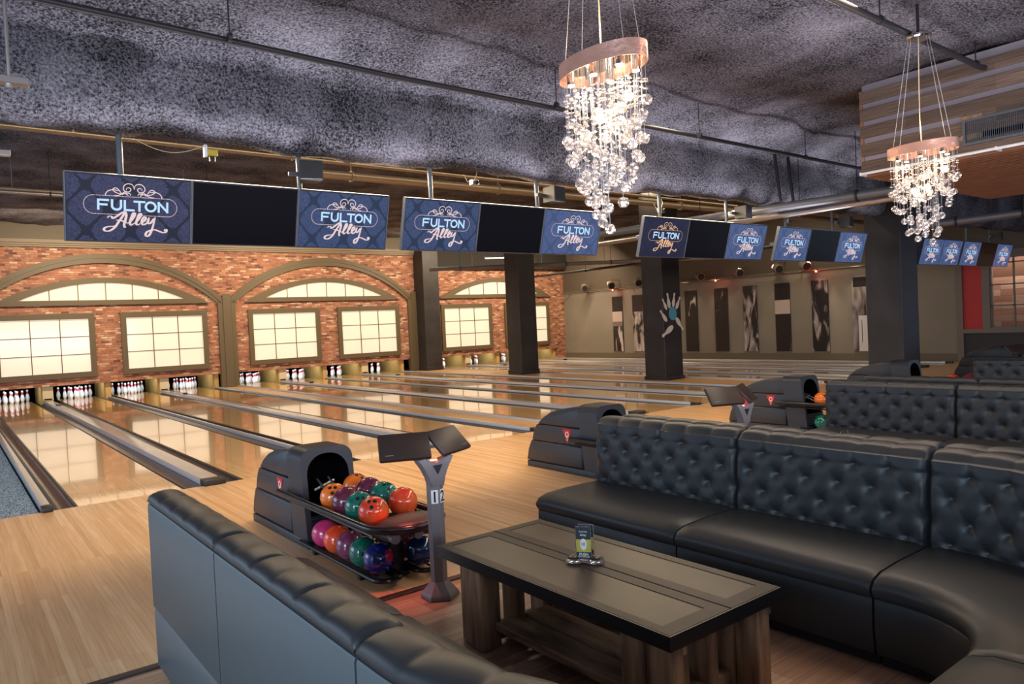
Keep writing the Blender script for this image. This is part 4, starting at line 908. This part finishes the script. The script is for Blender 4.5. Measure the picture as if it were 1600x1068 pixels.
lo = [(-.155, -3.62, 'pink', 'pink ball on the lower rack nearest the hood', None), (-.155, -3.845, 'red_orange', 'red-orange ball on the lower rack beside the pink one', None), (-.155, -4.07, 'mauve', 'mauve purple ball in the middle of the lower rack', None), (-.155, -4.293, 'green', 'green ball on the lower rack showing three finger holes', (-.25, -.9, .1)), (-.155, -4.518, 'splash', 'royal blue ball with red splashes at the front of the lower rack', (-.4, -.75, .45)),
      (.155, -3.70, 'crimson', 'crimson ball deep on the far lower arm', None), (.155, -4.10, 'purple', 'dark purple ball half hidden on the far lower arm', None), (.155, -4.33, 'magenta', 'magenta ball on the far lower arm beside the blue one', None), (.155, -4.56, 'night', 'dark blue ball at the end of the far lower arm', None)]
for dx, yy, c, lb, hl in lo: ball(x0+dx, yy, .155, c, lb, G1, hl)
ball(RX[2]-.145, -3.62, .472, 'orange', 'orange ball on the third ball return, half hidden by the sofa', 'balls on the third ball return')
ball(RX[2]-.155, -3.62, .155, 'green', 'green ball on the lower rack of the third ball return', 'balls on the third ball return')
ball(RX[2]+.145, -3.9, .472, 'crimson', 'crimson ball on the third ball return behind the sofa', 'balls on the third ball return')
for q, (c, yy) in enumerate((('red_orange', -4.02), ('crimson', -4.26), ('green', -4.5))): ball(RX[3]-.145, yy, .472, c, '%s ball on the fourth ball return, seen over the second sofa' % ['red-orange', 'crimson', 'green'][q], 'balls on the fourth ball return')
ball(RX[3]+.145, -4.2, .472, 'crimson', 'crimson ball at the back of the fourth ball return', 'balls on the fourth ball return')
ball(RX[1]+.0-.145, -3.9, .472, 'green', 'green ball on the second ball return behind the nearest sofa', 'balls on the second ball return')

# ------------------------------------------------------------------ score consoles
def text_mesh(txt, size, name, m, parent, fr_, bold=.0):
    cu = bpy.data.curves.new(name, 'FONT'); cu.body = txt; cu.size = size; cu.align_x = 'CENTER'; cu.align_y = 'CENTER'; cu.offset = bold; cu.extrude = .0006
    to = bpy.data.objects.new(name, cu); COL.objects.link(to); bpy.context.view_layer.update()
    me = bpy.data.meshes.new_from_object(to); bpy.data.objects.remove(to)
    xs_ = [v.co.x for v in me.vertices]; ys_ = [v.co.y for v in me.vertices]; cx_, cy_ = (min(xs_)+max(xs_))/2, (min(ys_)+max(ys_))/2
    for v in me.vertices: v.co.x -= cx_; v.co.y -= cy_
    me.materials.clear(); me.materials.append(m); me.name = name
    o = bpy.data.objects.new(name, me); COL.objects.link(o); o.parent = parent; o.matrix_local = fr_; return o
def make_console():
    t = thing('score_console', 'x', 'console')
    m_ = MB(); m_.tube([(0, 0, 0), (0, 0, .02), (0, 0, .035), (0, 0, .10)], [.125, .125, .115, .058], 6); m_.build('console_base', m_grey, t, angle=30)
    sec = [(-.046, .030), (-.026, .046), (.026, .046), (.046, .030), (.048, -.022), (.004, -.046), (-.004, -.046), (-.048, -.022)]
    MB().prism(sec, .66, lambda a, c, t_: (a, c, .08+t_)).build('post', m_grey, t, smooth=False)
    fk = [(-.046, .72), (.046, .72), (.05, .78), (.072, .83), (.112, .885), (.125, .905), (.08, .91), (.045, .885), (0, .868), (-.045, .885), (-.08, .91), (-.14, .905), (-.128, .885), (-.08, .83), (-.055, .78)]
    MB().prism(fk, .07, lambda a, c, t_: (a, t_-.045, c), bev=.006).build('forked_head', m_grey, t)
    MB().prism([(-.034, .860), (.034, .860), (0, .800)], .004, lambda a, c, t_: (a, -.046-t_, c)).build('triangle_inset', m_ink, t, smooth=False)
    for s_ in (-1, 1):
        m_ = MB(); m_.box((0, 0, 0), (.33, .035, .205), bev=.012, seg=2); o = m_.build('keypad', m_keyp, t)
        R_ = Matrix.Rotation(math.radians(24*s_), 3, 'Z') @ Matrix.Rotation(math.radians(-44), 3, 'X')
        o.matrix_local = Matrix.Translation((s_*.168, .075, .985)) @ R_.to_4x4() 
        m_ = MB(); m_.box((.10*s_*1, -.0185, -.07), (.05, .0012, .005)); q = m_.build('maker_mark', m_grey, o)
        MB().cyl((s_*.10, -.01, .89), (s_*.15, .075, .965), .018, seg=10).build('keypad_bracket', m_grey, t)
    MB().box((.0, .0, .885), (.05, .01, .008)).build('red_indicator', m_laser, t)
    return t
def plates(t, a, b_):
    for s_, tx in ((-1, a), (1, b_)):
        fr_ = Matrix.Translation((s_*.0272, -.0362, .655)) @ Matrix.Rotation(math.radians(28.6*s_), 4, 'Z')
        m_ = MB(); m_.bx(-.0225, .0225, -.003, .001, -.044, .044, bev=.001); o = m_.build('number_plate', m_white, t, smooth=False); o.matrix_local = fr_
        text_mesh(tx, .100 if len(tx) < 2 else .066, 'number', m_ink, o, Matrix.Translation((0, -.0036, 0)) @ Matrix.Rotation(PI/2, 4, 'X'), .0010)
cons0 = make_console()
for i, (x, ph, a, b_) in enumerate(((RX[0], 'grey score console marked 1 and 2 beside the coffee table', '1', '2'), (RX[1], 'grey score console marked 3 behind the nearest sofa', '3', '4'), (RX[3]-.1, 'score console with brown keypad in front of the fourth column', '7', '8'), (RX[4]-.45, 'farthest score console, seen over the third sofa', '9', '10'))):
    c = cons0 if i == 0 else dup(cons0); c.location = (x+(0 if i else 0), -5.06, 0); tag(c, ph, 'console', 'score consoles')
    CON = c
for i, c in enumerate([o for o in list(COL.objects) if o.name.startswith('score_console') and o.parent is None]):
    a, b_ = (('1', '2'), ('3', '4'), ('7', '8'), ('9', '10'))[i]
    plates(c, a, b_)
spot('red_marker', (x0-.06, -4.96, .80), (x0-.16, -4.74, 0), 9, (1, .16, .10), 85, .8, .02)
point('red_marker', (RX[1], -5.0, .90), .8, (1, .05, .03), .01)

# ------------------------------------------------------------------ U-shaped tufted booths in lift-out modules
HO, RO = 1.75, 1.33; CY, CXO = -7.5, .42       # half width, outer corner radius, corner centre
y_front = -4.97
def booth_pt(side, s, inset, z):
    """side +1/-1 arm; s: metres along the outer edge from the arm's end, then round the corner"""
    Ls = (y_front-CY)
    if s <= Ls: x, y_ = HO-inset, y_front-s
    else:
        a = (s-Ls)/RO
        if a <= PI/2: r_ = RO-inset; x, y_ = CXO+r_*math.cos(a), CY-r_*math.sin(a)
        else: x, y_ = CXO-(s-Ls-RO*PI/2), CY-(RO-inset)
    return (side*x, y_, z)
def tuft(u, v, du, dv):
    a = u/du+v/dv; c = u/du-v/dv
    sa, sc_ = abs(math.sin(PI*a/2)), abs(math.sin(PI*c/2))
    crease = 1-math.exp(-min(sa, sc_)/.09)
    ua = (a+c)/2; 
    best = 9
    for ia in (math.floor(a/2)*2, math.floor(a/2)*2+2):
        for ic in (math.floor(c/2)*2, math.floor(c/2)*2+2):
            du_ = (a-ia+c-ic)/2*du; dv_ = (a-ia-(c-ic))/2*dv; best = min(best, math.hypot(du_, dv_))
    dip = 1-math.exp(-(best/.030)**1.15)
    return .10*crease+.90*dip
def make_module(side, s0, s1, name_, tufts=True, q=1.4):
    root = thing('booth_sofa_module', 'x', 'sofa'); g = .006; s0 += g; s1 -= g; Lm = s1-s0
    n = max(8, int(Lm/.0175*q))
    zt = .935; nd = max(2, round(Lm/.215)); du = Lm/nd/2*1.0; dv = .124
    # profile of the backrest: (inset, z, kind) from outer foot over the cap down the tufted face
    P = [(.030, .40, 'o'), (.026, .41, 'o'), (.020, .60, 'o'), (.018, .83, 'o'), (.016, .895, 'o'), (.0, .915, 'c')]
    for k_ in range(9):
        a = PI*k_/8; P.append((.082-.082*math.cos(a), .925+.045*math.sin(a)**.8, 'c'))
    nf = max(14, int(32*q))
    zb = .43
    for k_ in range(1, nf+1):
        v = k_/nf; P.append((.168+.035*v, .925-(.925-zb)*v, 'f'))
    m_ = MB(); rows_ = []
    for i in range(n+1):
        s = s0+Lm*i/n; e = min(1, min(i, n-i)/2.5); endr = math.sqrt(max(0, 1-(1-e)**2)); row = []
        for (ins, z, kd) in P:
            u = s-s0
            pleat = abs(math.sin(PI*(u+.0*du)/(2*du)))**.30
            if kd == 'c':
                d = (1-pleat)*.014+(1-endr)*.012; cz = z-d*max(0, (z-.915)/.05)*1.0; ci = ins+(0 if ins < .03 else -(d*.6 if ins > .12 else 0))
                row.append(m_.bm.verts.new(booth_pt(side, s, max(ci, 0), cz)))
            elif kd == 'f':
                v = .925-z; w_ = tuft(u, v-.075, du, dv)
                fade = min(1, max(0, (v)/.07)); fb = min(1, max(0, (z-zb)/.06))
                if v < .075: h = .042*(fade*w_+(1-fade)*(1-(1-pleat)*.35)); h = .042*(pleat*.45+.55*min(1, w_+.35)) if True else h
                elif v > .075+dv*3: h = .042*(.4*abs(math.sin(PI*(u+du*(0))/(2*du)))**.4+.6*w_)
                else: h = .042*w_
                h *= .35+.65*endr
                row.append(m_.bm.verts.new(booth_pt(side, s, ins+h-.012, z)))
            else: row.append(m_.bm.verts.new(booth_pt(side, s, ins, z)))
        rows_.append(row)
    for i in range(n):
        for j in range(len(P)-1): m_.bm.faces.new((rows_[i][j], rows_[i+1][j], rows_[i+1][j+1], rows_[i][j+1]))
        m_.bm.faces.new((rows_[i][0], rows_[i][-1], rows_[i+1][-1], rows_[i+1][0]))
    m_.bm.faces.new(rows_[0]); m_.bm.faces.new(rows_[-1][::-1])
    m_.build('backrest', m_lea, root, angle=60)
    def sweep(prof_, name, m, st=.05, closed=True, cap=True, shr=0):
        mm = MB(); nn = max(3, int(Lm/st)); rr = []
        for i in range(nn+1):
            s = s0+Lm*i/nn; e = 1 if not shr else math.sqrt(max(0, 1-(1-min(1, min(i, nn-i)/1.0))**2))
            rr.append([mm.bm.verts.new(booth_pt(side, s, ins if e == 1 else ins-(0.0), z-(1-e)*shr*(1 if z > .38 else 0))) for ins, z in prof_])
        for i in range(nn):
            for j in range(len(prof_)): k_ = (j+1) % len(prof_); mm.bm.faces.new((rr[i][j], rr[i+1][j], rr[i+1][k_], rr[i][k_]))
        mm.bm.faces.new(rr[0]); mm.bm.faces.new(rr[-1][::-1]); return mm.build(name, m, root, angle=50)
    sweep([(.004, .365), (.0, .37), (.0, .892), (.004, .902), (.017, .902), (.022, .40)], 'outer_back_panel', m_lea2)
    sweep([(.012, .05), (.006, .06), (.004, .34), (.012, .36), (.03, .36), (.03, .05)], 'lower_back_panel', m_lea2)
    cush = [(.17, .345), (.17, .455), (.24, .470), (.55, .472), (.74, .462), (.815, .44), (.845, .405), (.842, .37), (.825, .347)]
    sweep(cush, 'seat_cushion', m_lea, shr=.012)
    sweep([(.035, .06), (.035, .34), (.815, .343), (.822, .335), (.828, .20), (.815, .07), (.80, .06)], 'seat_base', m_lea)
    sweep([(.06, 0), (.06, .06), (.765, .06), (.765, 0)], 'toe_kick', m_toe)
    return root
Ls = y_front-CY
mods = [(-1, 0, 1.18, 'end module'), (-1, 1.18, 2.43, 'middle module'), (-1, 2.43, Ls+RO*PI/2, 'curved corner module'),
        (1, -.09, 1.23, 'end module'), (1, 1.23, 2.43, 'middle module'), (1, 2.43, Ls+RO*PI/2, 'curved corner module'), (1, Ls+RO*PI/2, Ls+RO*PI/2+2*CXO, 'rear module')]
M0 = [make_module(sd, a, c, nm) for sd, a, c, nm in mods]
U = [1.48, 4.99, 8.98]
unames = ['nearest booth', 'second booth', 'third booth']
for k_, ux in enumerate(U):
    for (sd, a, c, nm), o in zip(mods, M0):
        r = o if k_ == 0 else dup(o)
        r.location = (ux, 0 if k_ == 0 else .02, 0)
        arm = 'the arm by the carpet' if sd < 0 else 'the arm facing the carpet'
        if 'rear' in nm: lb = 'black tufted leather rear sofa module closing the ' + unames[k_]
        else: lb = 'black leather sofa %s of the %s, in %s' % (nm, unames[k_], arm)
        tag(r, lb, 'sofa', 'sofa modules of the ' + unames[k_])

# ------------------------------------------------------------------ coffee tables
def make_table():
    t = thing('coffee_table', 'x', 'table')
    TX0, TX1, TY0, TY1, TZ = -.375, .375, -.845, .845, .50
    XS = .02
    for i, (a, c) in enumerate(((TX0, XS-.0025), (XS+.0025, TX1))):
        m_ = MB(); z0, z1 = TZ-.062, TZ
        m_.bx(a, a+.055 if i == 0 else a+.075, TY0, TY1, z0, z1, bev=.003); m_.bx(c-(.075 if i == 0 else .055), c, TY0, TY1, z0, z1, bev=.003)
        m_.bx(a, c, TY0, TY0+.085, z0+.001, z1+.0005, bev=.003); m_.bx(a, c, TY1-.06, TY1, z0+.001, z1+.0005, bev=.003); m_.build('top_frame', m_tframe, t)
        MB().bx(a+.05, c-.05, TY0+.08, TY1-.055, z0+.01, z1-.003).build('top_inlay', m_concr, t, smooth=False)
    m_ = MB(); m_.bx(TX0-.006, TX1+.006, TY0-.006, TY0, .437, .499); m_.bx(TX0-.006, TX1+.006, TY1, TY1+.006, .437, .499); m_.bx(TX0-.006, TX0, TY0, TY1, .437, .499); m_.bx(TX1, TX1+.006, TY0, TY1, .437, .499)
    m_.build('edge_band', m_tedge, t)
    for (yy) in (-.62, .52):
        for (xx, w_) in ((-.30, .13), (-.10, .07), (.10, .07), (.30, .13)):
            MB().bx(xx-w_/2, xx+w_/2, yy-.06, yy+.06, 0, .437, bev=.005).build('leg', m_legwood, t)
            if abs(xx) > .2: MB().bx(xx-w_/2+.02, xx+w_/2-.02, yy-.19 if yy < 0 else yy+.065, yy-.065 if yy < 0 else yy+.16, .0, .437, bev=.005).build('leg', m_legwood, t)
    for xx in (-.20, .0, .21): MB().bx(xx-.085, xx+.085, -.55, .45, .10, .145, bev=.006).build('lower_plank', m_legwood2, t)
    for yy in (-.62, .52): MB().bx(-.33, .33, yy-.045, yy+.045, .03, .10, bev=.005).build('cross_beam', m_legwood, t)
    for xx in (-.29, .29): MB().bx(xx-.012, xx+.012, -.845+.0, -.842, .40, .437, bev=.001).build('metal_tab', m_alu, t)
    return t
tb = make_table(); tb.location = (1.485, -6.405, 0); tag(tb, 'low coffee table of rough timber with dark inlaid top, in the nearest booth', 'table', 'coffee tables in the booths')
t2 = dup(tb, (4.99, -6.45, 0), label='low timber coffee table hidden behind the nearest sofa back'); t3 = dup(tb, (8.98, -6.45, 0), label='low timber coffee table in the third booth')
# table-top holder with card and service buttons
m_acry = mat('clear_acrylic', (.95, .97, 1), .03, trans=.92, ior=1.3)
m_card = mat('card_dark', (.03, .04, .05), .4); m_cardy = mat('card_yellow', (.50, .46, .08), .5)
def holder(loc, rz, label):
    t = thing('service_card_holder', label, 'menu holder', loc, rz)
    for s_, xx in ((-1, -.055), (1, .055)):
        m_ = MB(); m_.lathe([(.044, 0), (.046, .004), (.046, .016), (.042, .02)], (xx, 0, 0), 24); m_.build('button_cup', m_acry, t); m_ = MB(); m_.lathe([(.030, .0205), (.030, .026), (.012, .029), (.002, .029)], (xx, 0, 0), 20); m_.build('service_button', m_ink, t)
        for q in range(4): a = q*PI/2+.5; MB().box((xx+.018*math.cos(a), .018*math.sin(a), .0285), (.007, .007, .002)).build('button_icon', m_cream, t)
    m_ = MB(); m_.box((0, 0, .01), (.06, .05, .018), bev=.004); m_.build('holder_foot', m_acry, t)
    for s_, yy in ((0, -.012), (1, .03)):
        m_ = MB(); m_.box((.008*s_, yy, .105), (.082, .007, .165), bev=.002); m_.build('card_sleeve', m_acry, t)
        cd = MB().box((.008*s_, yy-.0046, .105), (.074, .001, .156)).build('printed_card', m_card, t, smooth=False)
        MB().box((.008*s_, yy-.0056, .088), (.074, .0006, .065)).build('yellow_band', m_cardy, cd, smooth=False)
        q = MB(); n = 20; q.prism([(.008*s_+.017*math.cos(2*PI*k_/n), .095+.030*math.sin(2*PI*k_/n)) for k_ in range(n)], .0006, lambda a, c, t_: (a, yy-.0062-t_, c)); q.build('white_oval', m_white, cd, smooth=False)
        Rr = Matrix.Rotation(PI/2, 4, 'X')
        text_mesh('10', .024, 'card_number', m_ink, cd, Matrix.Translation((.008*s_, yy-.0075, .097)) @ Rr)
        text_mesh('PUSH', .020, 'card_text', m_white, cd, Matrix.Translation((.008*s_, yy-.0060, .044)) @ Rr, .0004)
        text_mesh('FOR SERVICE', .0105, 'card_text', m_white, cd, Matrix.Translation((.008*s_, yy-.0060, .032)) @ Rr)
        text_mesh('FULTON', .011, 'card_text', m_white, cd, Matrix.Translation((.008*s_, yy-.0060, .160)) @ Rr); text_mesh('Alley', .017, 'card_text', m_white, cd, Matrix.Translation((.008*s_, yy-.0060, .142)) @ Rr)
holder((1.49, -6.37, .5015), math.radians(-52), 'clear plastic card holder with two round service buttons on the nearest coffee table')
t = thing('card_holder', 'thin empty wire card holder on the second coffee table behind the sofa', 'card holder', (5.0, -5.9, .5015))
m_ = MB(); m_.tube([(-.06, 0, .003), (-.06, 0, .19), (.06, 0, .19), (.06, 0, .003)], .003, 6); m_.build('wire_frame', m_alu, t)
